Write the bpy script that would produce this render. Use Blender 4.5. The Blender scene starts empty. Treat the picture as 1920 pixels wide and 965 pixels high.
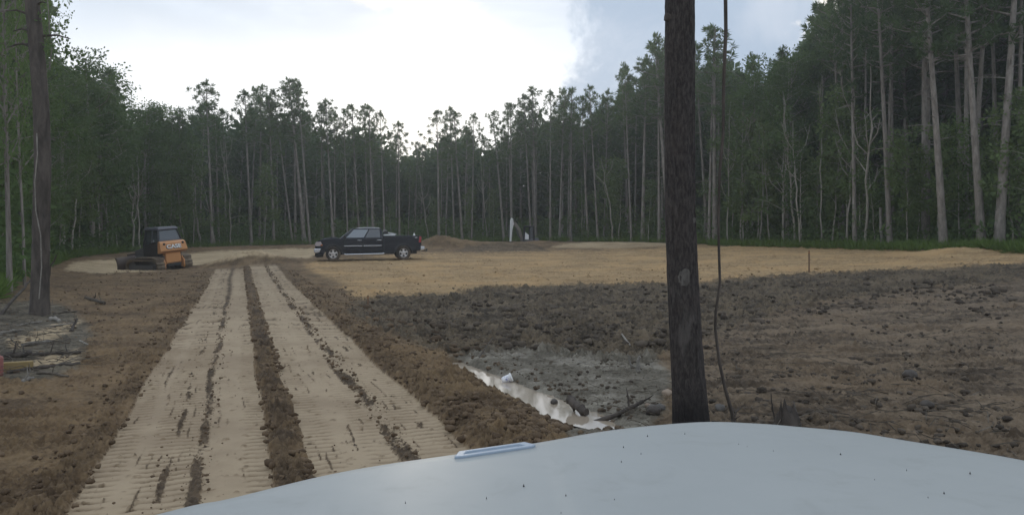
import bpy, bmesh, math, random
import numpy as np
from mathutils import Vector, Matrix, Euler

random.seed(7)
RNG = np.random.default_rng(11)
R = math.radians
PI = math.pi
scene = bpy.context.scene
COL = scene.collection

# ------------------------------------------------------------------ camera, sky, sun, exposure
F = 1423.0          # focal length in photo pixels (photo 1920 wide)
EYE = 1.75          # eye height
HOR = 440.0         # photo row of the horizon
cam_d = bpy.data.cameras.new('camera')
cam_d.sensor_width = 36.0
cam_d.lens = 36.0 * F / 1920.0
cam_d.shift_y = -(482.5 - HOR) / 1920.0
cam_d.clip_start = 0.05
cam_d.clip_end = 3000
cam = bpy.data.objects.new('camera', cam_d)
cam.location = (0, 0, EYE)
cam.rotation_euler = (R(90), 0, 0)
COL.objects.link(cam)
scene.camera = cam

SUN_AZ = R(-7.6)     # to the left of straight ahead
SUN_EL = R(6.0)
SUN_DIR = Vector((math.sin(SUN_AZ) * math.cos(SUN_EL), math.cos(SUN_AZ) * math.cos(SUN_EL), math.sin(SUN_EL)))
scene.view_settings.view_transform = 'Standard'
scene.view_settings.look = 'None'
scene.view_settings.gamma = 1.0
scene.view_settings.use_curve_mapping = False
scene.view_settings.exposure = 0.84
scene.cycles.use_denoising = True
scene.cycles.max_bounces = 6
scene.cycles.diffuse_bounces = 3
scene.cycles.glossy_bounces = 3
scene.cycles.transmission_bounces = 4
scene.cycles.volume_bounces = 1
scene.cycles.transparent_max_bounces = 4


def nn(nt, typ, **kw):
    n = nt.nodes.new(typ)
    for k, v in kw.items():
        setattr(n, k, v)
    return n


def mth(nt, op, a, b=None, c=None, clamp=False):
    n = nt.nodes.new('ShaderNodeMath')
    n.operation = op
    n.use_clamp = clamp
    for i, s in enumerate((a, b, c)):
        if s is None:
            continue
        if isinstance(s, (int, float)):
            n.inputs[i].default_value = s
        else:
            nt.links.new(s, n.inputs[i])
    return n.outputs[0]


def sstep(nt, x, lo, hi):
    n = nt.nodes.new('ShaderNodeMapRange')
    n.interpolation_type = 'SMOOTHSTEP'
    n.inputs[1].default_value = lo
    n.inputs[2].default_value = hi
    n.inputs[3].default_value = 0
    n.inputs[4].default_value = 1
    nt.links.new(x, n.inputs[0])
    return n.outputs[0]


def mixc(nt, f, a, b):
    n = nt.nodes.new('ShaderNodeMix')
    n.data_type = 'RGBA'
    n.clamp_factor = True
    if isinstance(f, (int, float)):
        n.inputs[0].default_value = f
    else:
        nt.links.new(f, n.inputs[0])
    for idx, s in ((6, a), (7, b)):
        if isinstance(s, (tuple, list)):
            n.inputs[idx].default_value = (*s[:3], 1)
        else:
            nt.links.new(s, n.inputs[idx])
    return n.outputs[2]


def noise(nt, vec, scale, detail=4, rough=0.55, dist=0.0):
    n = nt.nodes.new('ShaderNodeTexNoise')
    n.inputs['Scale'].default_value = scale
    n.inputs['Detail'].default_value = detail
    n.inputs['Roughness'].default_value = rough
    n.inputs['Distortion'].default_value = dist
    if vec is not None:
        nt.links.new(vec, n.inputs['Vector'])
    return n.outputs[0]


world = bpy.data.worlds.new('World')
scene.world = world
world.use_nodes = True
wt = world.node_tree
wt.nodes.clear()
w_out = nn(wt, 'ShaderNodeOutputWorld')
w_bg = nn(wt, 'ShaderNodeBackground')
SKY_STRENGTH = 0.1
w_bg.inputs[1].default_value = SKY_STRENGTH
wt.links.new(w_bg.outputs[0], w_out.inputs[0])
w_sky = nn(wt, 'ShaderNodeTexSky', sky_type='NISHITA')
w_sky.sun_disc = False
w_sky.sun_elevation = SUN_EL
w_sky.sun_rotation = SUN_AZ
w_sky.dust_density = 1.5
tc = nn(wt, 'ShaderNodeTexCoord')
vdir = tc.outputs['Generated']
sep = nn(wt, 'ShaderNodeSeparateXYZ')
wt.links.new(vdir, sep.inputs[0])
dx, dy, dz = sep.outputs[0], sep.outputs[1], sep.outputs[2]
az = mth(wt, 'ARCTAN2', dx, dy)
K = 1.0 / SKY_STRENGTH
# closeness to the (hidden) sun
dotn = nn(wt, 'ShaderNodeVectorMath', operation='DOT_PRODUCT')
wt.links.new(vdir, dotn.inputs[0])
dotn.inputs[1].default_value = SUN_DIR
cs = dotn.outputs['Value']
glow = mth(wt, 'POWER', mth(wt, 'MAXIMUM', cs, 0.0), 220.0)
glow2 = mth(wt, 'POWER', mth(wt, 'MAXIMUM', cs, 0.0), 420.0)
# stretched noise for layered haze and clouds
mp = nn(wt, 'ShaderNodeMapping')
mp.inputs['Scale'].default_value = (1.0, 1.0, 3.2)
wt.links.new(vdir, mp.inputs[0])
n_big = noise(wt, mp.outputs[0], 2.3, 5, 0.55, 0.4)
n_det = noise(wt, vdir, 9.0, 6, 0.6, 0.3)
# veil of thin overcast: pale blue away from the sun, white towards it
veil0 = mixc(wt, sstep(wt, n_big, 0.40, 0.64), (0.39 * K, 0.445 * K, 0.52 * K), (0.50 * K, 0.555 * K, 0.63 * K))
veil = mixc(wt, mth(wt, 'MULTIPLY', glow, 1.0, clamp=True), veil0, (0.95 * K, 0.92 * K, 0.87 * K))
veil = mixc(wt, mth(wt, 'MULTIPLY', glow2, 0.85, clamp=True), veil, (1.75 * K, 1.58 * K, 1.32 * K))
sky1 = mixc(wt, 0.95, w_sky.outputs[0], veil)
low = mth(wt, 'MULTIPLY', mth(wt, 'SUBTRACT', 1.0, sstep(wt, mth(wt, 'ADD', dz, mth(wt, 'MULTIPLY', mth(wt, 'SUBTRACT', n_big, 0.5), 0.14)), 0.17, 0.27)), mth(wt, 'POWER', mth(wt, 'MAXIMUM', cs, 0.0), 6.0))
sky1 = mixc(wt, mth(wt, 'MULTIPLY', low, 0.8), sky1, (0.80 * K, 0.80 * K, 0.79 * K))
# grey-blue cloud bank on the right with a lumpy edge
el = mth(wt, 'ARCSINE', dz)
warp = mth(wt, 'ADD', mth(wt, 'MULTIPLY', mth(wt, 'SUBTRACT', n_det, 0.5), 0.22),
           mth(wt, 'MULTIPLY', mth(wt, 'SUBTRACT', noise(wt, vdir, 30.0, 3, 0.6), 0.5), 0.045))
edge = mth(wt, 'ADD', mth(wt, 'SUBTRACT', az, 0.098), warp)
bank = mth(wt, 'MULTIPLY', sstep(wt, edge, -0.018, 0.022), mth(wt, 'SUBTRACT', 1.0, sstep(wt, az, 0.9, 1.7)))
bank = mth(wt, 'MULTIPLY', bank, mth(wt, 'SUBTRACT', 1.0, sstep(wt, el, 0.45, 0.9)))
# billow inside the bank: shaded grey with paler folds; the bank ends in a bright cauliflower rim further right
fold = sstep(wt, noise(wt, vdir, 6.0, 5, 0.62, 0.6), 0.40, 0.70)
bankc = mixc(wt, fold, (0.25 * K, 0.31 * K, 0.395 * K), (0.34 * K, 0.385 * K, 0.455 * K))
sky2 = mixc(wt, mth(wt, 'MULTIPLY', bank, 0.93), sky1, bankc)
edge_r = mth(wt, 'ADD', mth(wt, 'SUBTRACT', az, 0.372), mth(wt, 'MULTIPLY', warp, 0.7))
tower = mth(wt, 'MULTIPLY', sstep(wt, edge_r, -0.006, 0.01), mth(wt, 'SUBTRACT', 1.0, sstep(wt, az, 0.6, 1.2)))
tower = mth(wt, 'MULTIPLY', tower, mth(wt, 'SUBTRACT', 1.0, sstep(wt, el, 0.4, 0.8)))
sky3 = mixc(wt, mth(wt, 'MULTIPLY', tower, 0.85), sky2, (0.76 * K, 0.72 * K, 0.66 * K))
# a bright wisp high left of centre
wc = mth(wt, 'ADD', el, mth(wt, 'ADD', mth(wt, 'MULTIPLY', az, 0.22), mth(wt, 'MULTIPLY', mth(wt, 'SUBTRACT', n_det, 0.5), 0.10)))
wisp = mth(wt, 'MULTIPLY', sstep(wt, wc, 0.236, 0.250), mth(wt, 'SUBTRACT', 1.0, sstep(wt, wc, 0.262, 0.285)))
wisp = mth(wt, 'MULTIPLY', wisp, mth(wt, 'MULTIPLY', sstep(wt, az, -0.36, -0.2), mth(wt, 'SUBTRACT', 1.0, sstep(wt, az, -0.08, 0.05))))
sky4 = mixc(wt, mth(wt, 'MULTIPLY', wisp, 0.9), sky3, (0.66 * K, 0.63 * K, 0.58 * K))
wt.links.new(sky4, w_bg.inputs[0])

sun_d = bpy.data.lights.new('sun', 'SUN')
sun_d.energy = 0.6
sun_d.angle = R(10)
sun_d.color = (1.0, 0.90, 0.76)
sun = bpy.data.objects.new('sun', sun_d)
sun.rotation_euler = (-SUN_DIR).to_track_quat('-Z', 'Y').to_euler()
sun.location = (0, 0, 60)
COL.objects.link(sun)


# ------------------------------------------------------------------ helpers
def perm_table(seed):
    a = np.random.default_rng(seed).uniform(0, 2 * np.pi, (256, 256))
    return np.cos(a).astype(np.float32), np.sin(a).astype(np.float32)


_tabs = {}


def perlin(x, y, seed=0):
    if seed not in _tabs:
        _tabs[seed] = perm_table(seed)
    gc, gs = _tabs[seed]
    xi = np.floor(x); yi = np.floor(y)
    fx = (x - xi).astype(np.float32); fy = (y - yi).astype(np.float32)
    x0 = xi.astype(np.int64) & 255; y0 = yi.astype(np.int64) & 255
    x1 = (x0 + 1) & 255; y1 = (y0 + 1) & 255
    u = fx * fx * fx * (fx * (fx * 6 - 15) + 10)
    v = fy * fy * fy * (fy * (fy * 6 - 15) + 10)
    a = gc[x0, y0] * fx + gs[x0, y0] * fy
    b = gc[x1, y0] * (fx - 1) + gs[x1, y0] * fy
    c = gc[x0, y1] * fx + gs[x0, y1] * (fy - 1)
    d = gc[x1, y1] * (fx - 1) + gs[x1, y1] * (fy - 1)
    return (a + (b - a) * u + ((c + (d - c) * u) - (a + (b - a) * u)) * v) * 1.5


def fbm(x, y, octv=4, seed=0, gain=0.5, lac=2.07):
    s = 0; amp = 1.0; tot = 0
    for k in range(octv):
        s = s + amp * perlin(x, y, seed + k)
        tot += amp
        x = x * lac + 13.7; y = y * lac - 7.3
        amp *= gain
    return s / tot


def smooth(x, a, b):
    t = np.clip((np.asarray(x, float) - a) / (b - a), 0, 1)
    return t * t * (3 - 2 * t)


def sdpoly(px, py, poly, sx=0.35):
    """signed distance (positive inside) to a polygon, x axis scaled by sx"""
    X = px * sx; Y = py
    P = [(a * sx, b) for a, b in poly]
    d2 = np.full(X.shape, 1e12); ins = np.zeros(X.shape, bool)
    n = len(P)
    for i in range(n):
        ax, ay = P[i]; bx, by = P[(i + 1) % n]
        ex, ey = bx - ax, by - ay
        wx, wy = X - ax, Y - ay
        t = np.clip((wx * ex + wy * ey) / (ex * ex + ey * ey + 1e-9), 0, 1)
        d2 = np.minimum(d2, (wx - t * ex) ** 2 + (wy - t * ey) ** 2)
        cond = ((ay > Y) != (by > Y))
        xin = (bx - ax) * (Y - ay) / ((by - ay) if abs(by - ay) > 1e-9 else 1e-9) + ax
        ins ^= cond & (X < xin)
    return np.where(ins, 1, -1) * np.sqrt(d2)


class MB:
    """collects shapes and links them as ONE mesh object"""
    def __init__(s):
        s.v = []; s.f = []

    def add(s, vs, fs):
        o = len(s.v)
        s.v.extend([tuple(p) for p in vs])
        s.f.extend([tuple(i + o for i in f) for f in fs])
        return s

    def box(s, c, d, rot=None):
        cx, cy, cz = c; hx, hy, hz = d[0] / 2, d[1] / 2, d[2] / 2
        pts = [Vector((x, y, z)) for x in (-hx, hx) for y in (-hy, hy) for z in (-hz, hz)]
        if rot is not None:
            m = rot if isinstance(rot, Matrix) else Euler(rot).to_matrix()
            pts = [m @ p for p in pts]
        pts = [p + Vector(c) for p in pts]
        return s.add(pts, [(0, 1, 3, 2), (4, 6, 7, 5), (0, 4, 5, 1), (2, 3, 7, 6), (0, 2, 6, 4), (1, 5, 7, 3)])

    def tube(s, pts, rad, n=8, cap=True, squash=1.0):
        pts = [Vector(p) for p in pts]
        if isinstance(rad, (int, float)):
            rad = [rad] * len(pts)
        rings = []
        up = None
        for i, p in enumerate(pts):
            t = (pts[min(i + 1, len(pts) - 1)] - pts[max(i - 1, 0)])
            if t.length < 1e-9:
                t = Vector((0, 0, 1))
            t.normalize()
            if up is None:
                up = Vector((1, 0, 0)) if abs(t.x) < 0.9 else Vector((0, 1, 0))
            up = (up - t * up.dot(t))
            if up.length < 1e-6:
                up = t.orthogonal()
            up.normalize()
            sd = t.cross(up)
            rings.append([p + (up * math.cos(2 * PI * k / n) + sd * math.sin(2 * PI * k / n) * squash) * rad[i] for k in range(n)])
        vs = [q for r in rings for q in r]
        fs = []
        for i in range(len(pts) - 1):
            for k in range(n):
                k2 = (k + 1) % n
                fs.append((i * n + k, i * n + k2, (i + 1) * n + k2, (i + 1) * n + k))
        if cap:
            fs.append(tuple(reversed(range(n))))
            fs.append(tuple((len(pts) - 1) * n + k for k in range(n)))
        return s.add(vs, fs)

    def prism(s, poly, y0, y1, axis='y', map_=None):
        """polygon in (a, b) extruded along the third axis between y0 and y1"""
        def P(a, b, c):
            if axis == 'y':
                return (a, c, b)
            if axis == 'x':
                return (c, a, b)
            return (a, b, c)
        n = len(poly)
        vs = [P(a, b, y0) for a, b in poly] + [P(a, b, y1) for a, b in poly]
        fs = [tuple(range(n)), tuple(reversed(range(n, 2 * n)))]
        for i in range(n):
            j = (i + 1) % n
            fs.append((i, n + i, n + j, j))
        return s.add(vs, fs)

    def lathe(s, prof, n=24, axis='y', c=(0, 0, 0), closed=False):
        """profile of (radius, offset along axis)"""
        vs = []
        for r, o in prof:
            for k in range(n):
                a = 2 * PI * k / n
                p = {'y': (r * math.cos(a), o, r * math.sin(a)), 'z': (r * math.cos(a), r * math.sin(a), o),
                     'x': (o, r * math.cos(a), r * math.sin(a))}[axis]
                vs.append((p[0] + c[0], p[1] + c[1], p[2] + c[2]))
        fs = []
        m = len(prof)
        for i in range(m - 1 if not closed else m):
            i2 = (i + 1) % m
            for k in range(n):
                k2 = (k + 1) % n
                fs.append((i * n + k, i * n + k2, i2 * n + k2, i2 * n + k))
        if not closed:
            fs.append(tuple(range(n)))
            fs.append(tuple(reversed([(m - 1) * n + k for k in range(n)])))
        return s.add(vs, fs)

    def mesh(s, name, mat=None, smooth_angle=None):
        me = bpy.data.meshes.new(name)
        me.from_pydata(s.v, [], s.f)
        bm = bmesh.new(); bm.from_mesh(me)
        bmesh.ops.recalc_face_normals(bm, faces=bm.faces)
        bm.to_mesh(me); bm.free()
        if smooth_angle is not None:
            me.polygons.foreach_set('use_smooth', [True] * len(me.polygons))
            me.set_sharp_from_angle(angle=R(smooth_angle))
        if mat:
            me.materials.append(mat)
        me.update()
        return me

    def build(s, name, mat=None, parent=None, smooth_angle=40, bevel=0, seg=2):
        me = s.mesh(name, mat, smooth_angle)
        o = bpy.data.objects.new(name, me)
        COL.objects.link(o)
        if parent:
            o.parent = parent
        if bevel:
            b = o.modifiers.new('bevel', 'BEVEL')
            b.width = bevel; b.segments = seg; b.limit_method = 'ANGLE'; b.angle_limit = R(35)
        return o


def tag(o, label=None, cat=None, group=None, kind=None):
    if label: o['label'] = label
    if cat: o['category'] = cat
    if group: o['group'] = group
    if kind: o['kind'] = kind
    return o


def empty(name, loc=(0, 0, 0), rot=(0, 0, 0), scale=None):
    o = bpy.data.objects.new(name, None)
    o.location = loc; o.rotation_euler = rot
    if scale is not None:
        o.scale = (scale, scale, scale) if isinstance(scale, (int, float)) else scale
    o.empty_display_size = 0.3
    COL.objects.link(o)
    return o


def link_part(name, me, parent):
    o = bpy.data.objects.new(name, me)
    COL.objects.link(o)
    o.parent = parent
    return o


def copy_tree(o, parent=None):
    c = o.copy()
    COL.objects.link(c)
    c.parent = parent
    for ch in o.children:
        copy_tree(ch, c)
    return c


# ------------------------------------------------------------------ materials
def new_mat(name):
    m = bpy.data.materials.new(name)
    m.use_nodes = True
    nt = m.node_tree
    b = nt.nodes['Principled BSDF']
    return m, nt, b


def simple(name, col, rough=0.5, metal=0.0, coat=0.0, nscale=6.0, namp=0.12, bump=0.0, dirt=None, dirt_amt=0.5, spec=0.5):
    """principled paint/metal/rubber with colour variation, optional dust from noise and optional fine bump"""
    m, nt, b = new_mat(name)
    t = nn(nt, 'ShaderNodeTexCoord')
    v = t.outputs['Object']
    nz = noise(nt, v, nscale, 5, 0.6)
    c = mixc(nt, nz, tuple(x * (1 - namp) for x in col), tuple(min(1, x * (1 + namp)) for x in col))
    if dirt:
        d = sstep(nt, noise(nt, v, 2.2, 6, 0.68), 0.62 - 0.3 * dirt_amt, 0.78)
        c = mixc(nt, mth(nt, 'MULTIPLY', d, dirt_amt), c, dirt)
        r = mth(nt, 'ADD', mth(nt, 'MULTIPLY', d, 0.4), rough, clamp=True)
        nt.links.new(r, b.inputs['Roughness'])
    else:
        b.inputs['Roughness'].default_value = rough
    nt.links.new(c, b.inputs['Base Color'])
    b.inputs['Metallic'].default_value = metal
    b.inputs['Coat Weight'].default_value = coat
    b.inputs['Coat Roughness'].default_value = 0.08
    b.inputs['Specular IOR Level'].default_value = spec
    if bump:
        bp = nn(nt, 'ShaderNodeBump')
        bp.inputs['Strength'].default_value = 0.6
        bp.inputs['Distance'].default_value = bump
        nt.links.new(noise(nt, v, nscale * 4, 6, 0.65), bp.inputs['Height'])
        nt.links.new(bp.outputs[0], b.inputs['Normal'])
    return m


def foliage_mat(name, dark, light, trans=0.35):
    m = bpy.data.materials.new(name)
    m.use_nodes = True
    nt = m.node_tree
    nt.nodes.clear()
    out = nn(nt, 'ShaderNodeOutputMaterial')
    oi = nn(nt, 'ShaderNodeObjectInfo')
    geo = nn(nt, 'ShaderNodeNewGeometry')
    nz = noise(nt, geo.outputs['Position'], 0.55, 3, 0.6)
    rpi = geo.outputs['Random Per Island']
    f = mth(nt, 'ADD', mth(nt, 'MULTIPLY', oi.outputs['Random'], 0.45),
            mth(nt, 'ADD', mth(nt, 'MULTIPLY', rpi, 0.35), mth(nt, 'MULTIPLY', mth(nt, 'SUBTRACT', nz, 0.3), 0.5)), clamp=True)
    c = mixc(nt, f, dark, light)
    d = nn(nt, 'ShaderNodeBsdfDiffuse')
    tr = nn(nt, 'ShaderNodeBsdfTranslucent')
    mx = nn(nt, 'ShaderNodeMixShader')
    mx.inputs[0].default_value = trans
    nt.links.new(c, d.inputs[0])
    c2 = mixc(nt, 0.35, c, tuple(min(1, x * 1.7) for x in light))
    nt.links.new(c2, tr.inputs[0])
    nt.links.new(d.outputs[0], mx.inputs[1])
    nt.links.new(tr.outputs[0], mx.inputs[2])
    nt.links.new(mx.outputs[0], out.inputs[0])
    return m


def bark_mat(name, dark, light, zs=0.25, scale=5.0, var=0.3):
    m, nt, b = new_mat(name)
    t = nn(nt, 'ShaderNodeTexCoord')
    mpn = nn(nt, 'ShaderNodeMapping')
    mpn.inputs['Scale'].default_value = (1, 1, zs)
    nt.links.new(t.outputs['Object'], mpn.inputs[0])
    oi = nn(nt, 'ShaderNodeObjectInfo')
    nz = noise(nt, mpn.outputs[0], scale, 6, 0.7, 0.4)
    big = noise(nt, t.outputs['Object'], 0.7, 3, 0.5)
    f = mth(nt, 'ADD', mth(nt, 'MULTIPLY', sstep(nt, nz, 0.32, 0.68), 0.7), mth(nt, 'MULTIPLY', mth(nt, 'SUBTRACT', big, 0.4), 0.8), clamp=True)
    c = mixc(nt, f, dark, light)
    c = mixc(nt, mth(nt, 'MULTIPLY', oi.outputs['Random'], var), c, tuple(x * 0.5 for x in dark))
    nt.links.new(c, b.inputs['Base Color'])
    b.inputs['Roughness'].default_value = 0.9
    b.inputs['Specular IOR Level'].default_value = 0.2
    bp = nn(nt, 'ShaderNodeBump')
    bp.inputs['Strength'].default_value = 0.8
    bp.inputs['Distance'].default_value = 0.02
    nt.links.new(nz, bp.inputs['Height'])
    nt.links.new(bp.outputs[0], b.inputs['Normal'])
    return m


M = {}
M['needles'] = foliage_mat('pine_needles', (0.056, 0.090, 0.040), (0.140, 0.195, 0.080), 0.40)
M['needles_dark'] = foliage_mat('pine_needles_dark', (0.048, 0.078, 0.038), (0.110, 0.158, 0.068), 0.34)
M['leaves'] = foliage_mat('broad_leaves', (0.062, 0.102, 0.040), (0.150, 0.212, 0.078), 0.40)
M['leaves_pale'] = foliage_mat('pale_leaves', (0.075, 0.115, 0.045), (0.180, 0.235, 0.095), 0.40)
M['shrub'] = foliage_mat('shrub_leaves', (0.052, 0.088, 0.034), (0.130, 0.188, 0.068), 0.32)
M['grass'] = foliage_mat('grass_blades', (0.065, 0.110, 0.030), (0.150, 0.220, 0.060), 0.35)
M['bark'] = bark_mat('pine_bark', (0.150, 0.130, 0.112), (0.370, 0.330, 0.288), 0.3, 6.0)
M['bark_pale'] = bark_mat('pale_bark', (0.220, 0.200, 0.165), (0.450, 0.410, 0.350), 0.3, 5.0)
M['bark_dark'] = bark_mat('dark_bark', (0.045, 0.038, 0.033), (0.150, 0.125, 0.105), 0.25, 7.0)
M['deadwood'] = bark_mat('dead_wood', (0.055, 0.045, 0.036), (0.190, 0.160, 0.125), 0.6, 9.0)
M['greywood'] = bark_mat('grey_wood', (0.160, 0.145, 0.125), (0.360, 0.330, 0.285), 0.6, 9.0)

# ------------------------------------------------------------------ the lie of the land
_AZ = [-900, 0, 60, 130, 300, 450, 700, 1000, 1200, 1340, 1480, 1600, 1700, 1850, 1920, 2300, 3000]
_YE = [14, 21, 32, 46, 60, 69, 76, 79, 68, 59, 52, 46, 41, 37, 35, 27, 18]
_FY = [575, 545, 500, 480, 469, 461, 455, 452, 454, 459, 462, 465, 467, 469, 470, 476, 490]    # photo row of the wood's foot
_ZF = [EYE - (fy - HOR) / F * ye for fy, ye in zip(_FY, _YE)]
_Y0 = [8, 10, 14, 20, 25, 25, 25, 24, 20, 16, 14, 12, 12, 10, 10, 8, 6]


def wood_edge(px):
    return np.interp(px, _AZ, _YE)


def gauss(x, y, cx, cy, rx, ry, rot=0.0):
    c, s = math.cos(rot), math.sin(rot)
    ax = (x - cx) * c + (y - cy) * s
    ay = -(x - cx) * s + (y - cy) * c
    return np.exp(-((ax / rx) ** 2 + (ay / ry) ** 2))


def atpx(px, Y):
    return (px - 960.0) / F * Y


def ground_z(x, y):
    """height of the ground without its roughness (metres)"""
    x = np.asarray(x, float); y = np.asarray(y, float)
    yy = np.maximum(y, 1.0)
    px = np.clip(960 + F * x / yy, -900, 3000)
    ye = np.interp(px, _AZ, _YE); zf = np.interp(px, _AZ, _ZF); y0 = np.interp(px, _AZ, _Y0)
    t = np.clip((yy - y0) / (ye - y0), 0, 1)
    z = zf * t
    z = z - 0.50 * gauss(x, y, -19.6, 40.6, 5.0, 4.2)                      # hollow round the bulldozer
    z = z + 0.62 * gauss(x, y, atpx(478, 41), 41.0, 1.9, 1.0)              # heap where the tracks end
    z = z + 0.25 * gauss(x, y, atpx(420, 41), 40.5, 2.6, 1.2)
    z = z + 0.82 * gauss(x, y, atpx(822, 60), 60, 1.9, 1.6)                # spoil heap right of the pickup
    z = z + 0.40 * gauss(x, y, atpx(880, 61), 61, 3.2, 1.6)
    z = z + 0.28 * gauss(x, y, atpx(585, 58), 60, 3.4, 1.5)
    z = z + 0.22 * gauss(x, y, atpx(440, 58), 62, 7.0, 1.6)
    z = z + 0.30 * gauss(x, y, atpx(950, 60), 60.0, 3.0, 1.2)
    z = z + 0.45 * gauss(x, y, atpx(1010, 63), 64.5, 3.0, 1.6)
    z = z + 0.32 * gauss(x, y, atpx(1130, 60), 61, 5.5, 1.5)
    z = z + 0.32 * gauss(x, y, atpx(1790, 35), 35, 1.9, 1.0)
    # roadside bank right of the tracks and the wet hollow beyond it
    u = x + 0.36 * y
    z = z + 0.06 * smooth(u, 1.85, 2.2) * (1 - smooth(u, 2.4, 3.0)) * smooth(y, 3, 6) * (1 - smooth(y, 24, 32))
    # the puddle channel from (-.75, 10.6) to (.75, 7.2)
    a = np.array([-0.78, 10.75]); b = np.array([0.74, 7.35])
    e = b - a; L2 = (e ** 2).sum()
    tt = np.clip(((x - a[0]) * e[0] + (y - a[1]) * e[1]) / L2, 0, 1)
    dd = np.hypot(x - a[0] - tt * e[0], y - a[1] - tt * e[1])
    wdt = 0.10 + 0.15 * tt
    z = z - 0.15 * np.exp(-(dd / (wdt * 1.25)) ** 2)
    z = z - 0.02 * gauss(x, y, 1.0, 8.6, 1.5, 1.7)
    return z


def gz(x, y):
    return float(ground_z(np.array([x]), np.array([y]))[0])


def hit(px, py):
    """where the sight line through a photo pixel meets the ground"""
    ys = np.geomspace(2.5, 140, 4000)
    xs = (px - 960) / F * ys
    zr = EYE - (py - HOR) / F * ys
    k = np.argmax(ground_z(xs, ys) >= zr)
    return float(xs[k]), float(ys[k]), float(ground_z(xs[k:k + 1], ys[k:k + 1])[0])


def build_ground():
    r = np.concatenate([np.geomspace(0.4, 3.0, 14)[:-1], np.geomspace(3.0, 13, 540), np.geomspace(13, 112, 330)[1:], np.geomspace(112, 420, 12)[1:]])
    th = np.concatenate([np.linspace(-R(36.5), R(36.5), 880), np.linspace(R(36.5), R(323.5), 70)[1:-1]])
    nr, nt_ = len(r), len(th)
    RR, TT = np.meshgrid(r, th, indexing='ij')
    x = (RR * np.sin(TT)).ravel(); y = (RR * np.cos(TT)).ravel()
    z = ground_z(x, y)
    front = y > 1.0
    yy = np.maximum(y, 1.0)
    px = np.where(front, 960 + F * x / yy, -9000.0)
    py = np.where(front, HOR + F * (EYE - z) / yy, 5000.0)
    # noise fields
    big = fbm(x * 0.55, y * 0.55, 4, 100)
    mid = fbm(x * 2.1, y * 2.1, 4, 120)
    fine = fbm(x * 7.0, y * 7.0, 3, 140, 0.6)
    streak = fbm(x * 0.8 + 0.2 * y, y * 5.0, 4, 160)
    jit = np.clip(RR.ravel() * 0.0 + 1, 0, 1)
    jx = big * 26 + mid * 16; jy = mid * 5 + fine * 2.5 + big * 4
    pxj, pyj = px + jx, py + jy

    def region(poly, soft=3.0, jitter=1.0):
        s = sdpoly(px + jx * jitter, py + jy * jitter, poly)
        return smooth(s, -soft, soft)

    pad = region([(570, 492), (590, 512), (640, 532), (668, 560), (720, 556), (840, 552), (930, 542), (1050, 535), (1250, 531),
                  (1400, 522), (1500, 513), (1640, 509), (1800, 500), (1930, 490), (2400, 474), (2400, 462), (1920, 464),
                  (1700, 461), (1500, 457), (1340, 455), (1250, 462), (1180, 468), (1000, 471), (800, 475), (700, 483)], 5.0, 1.3)
    dark = region([(655, 592), (668, 562), (720, 554), (840, 550), (930, 540), (1050, 533), (1250, 531), (1400, 523),
                   (1500, 513), (1640, 509), (1800, 501), (1930, 492), (2400, 478), (2400, 520), (1930, 524), (1700, 545),
                   (1550, 565), (1450, 590), (1340, 625), (1250, 655), (1235, 680), (1150, 678), (1000, 660), (870, 666),
                   (800, 652), (740, 628), (690, 604)], 4.0)
    silt = region([(842, 664), (900, 656), (1000, 650), (1130, 664), (1225, 668), (1265, 705), (1250, 770), (1200, 815),
                   (1090, 830), (1010, 770), (930, 722)], 5.0, 1.0)
    field = np.where(front, smooth(px + jx, 1180, 1320), 0) * smooth(py + jy, 500, 520) * (1 - dark) * (1 - silt) * (1 - pad)
    sandf = region([(120, 507), (135, 492), (220, 484), (320, 480), (400, 470), (590, 465), (610, 474), (575, 484), (520, 480),
                    (470, 477), (430, 488), (350, 499), (300, 506), (200, 513)], 2.0, 0.5)
    sandf = np.maximum(sandf, region([(1030, 464), (1060, 456), (1130, 452), (1245, 450), (1255, 460), (1150, 466)], 1.5, 0.3) * 0.75)
    sandl = np.maximum(region([(10, 640), (70, 620), (140, 598), (152, 600), (130, 625), (85, 645), (20, 655)], 3, 0.6),
                       region([(55, 690), (90, 668), (150, 655), (155, 680), (100, 692)], 3, 0.8))
    debris = region([(-400, 590), (0, 575), (60, 560), (130, 575), (165, 610), (165, 650), (150, 690), (60, 715), (0, 720), (-400, 760)], 5, 0.7)
    darkpile = region([(850, 473), (875, 462), (940, 454), (1000, 456), (1030, 470)], 1.5, 0.3)
    litter = smooth(y - np.interp(np.clip(px, -900, 3000), _AZ, _YE), -1.5, 1.0)
    litter = np.where(front, litter, 0)
    litter = np.maximum(litter, smooth(-px, -70, 40) * smooth(-py, -585, -560) * front * 0.8)
    pad = pad * (1 - litter)

    # wheel and crawler tracks
    v = (y - 0.36 * x)
    wob = 0.05 * perlin(v * 0.25, v * 0 + 3.3, 200) + 0.03 * perlin(v * 0.9, v * 0 + 9.3, 201)
    u = x + 0.36 * y + wob + fine * 0.012
    wide = 1.0 + 0.0 * v
    tr_len = smooth(y, 1.0, 2.0) * (1 - smooth(y + mid * 1.2, 34.0, 37.5))
    tr_len2 = smooth(y, 1.0, 2.0) * (1 - smooth(y + mid * 1.2, 37.5, 40.0))

    def band(a, b, s=0.035):
        return smooth(u, a - s, a + s) * (1 - smooth(u, b - s, b + s))
    tamp = 0.35 + 0.65 * smooth(big + 0.4 * mid, -0.22, 0.22)
    sand = band(-1.10, 0.24) * tr_len + band(0.54, 1.90) * tr_len2
    sand = np.where(y < 30, smooth(sand + 0.45 * fbm(x * 16, y * 16, 3, 280, 0.6) + 0.2 * mid, 0.36, 0.60), sand)
    brk = smooth(fbm(u * 3, v * 0.55, 3, 210), -0.15, 0.25)
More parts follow.
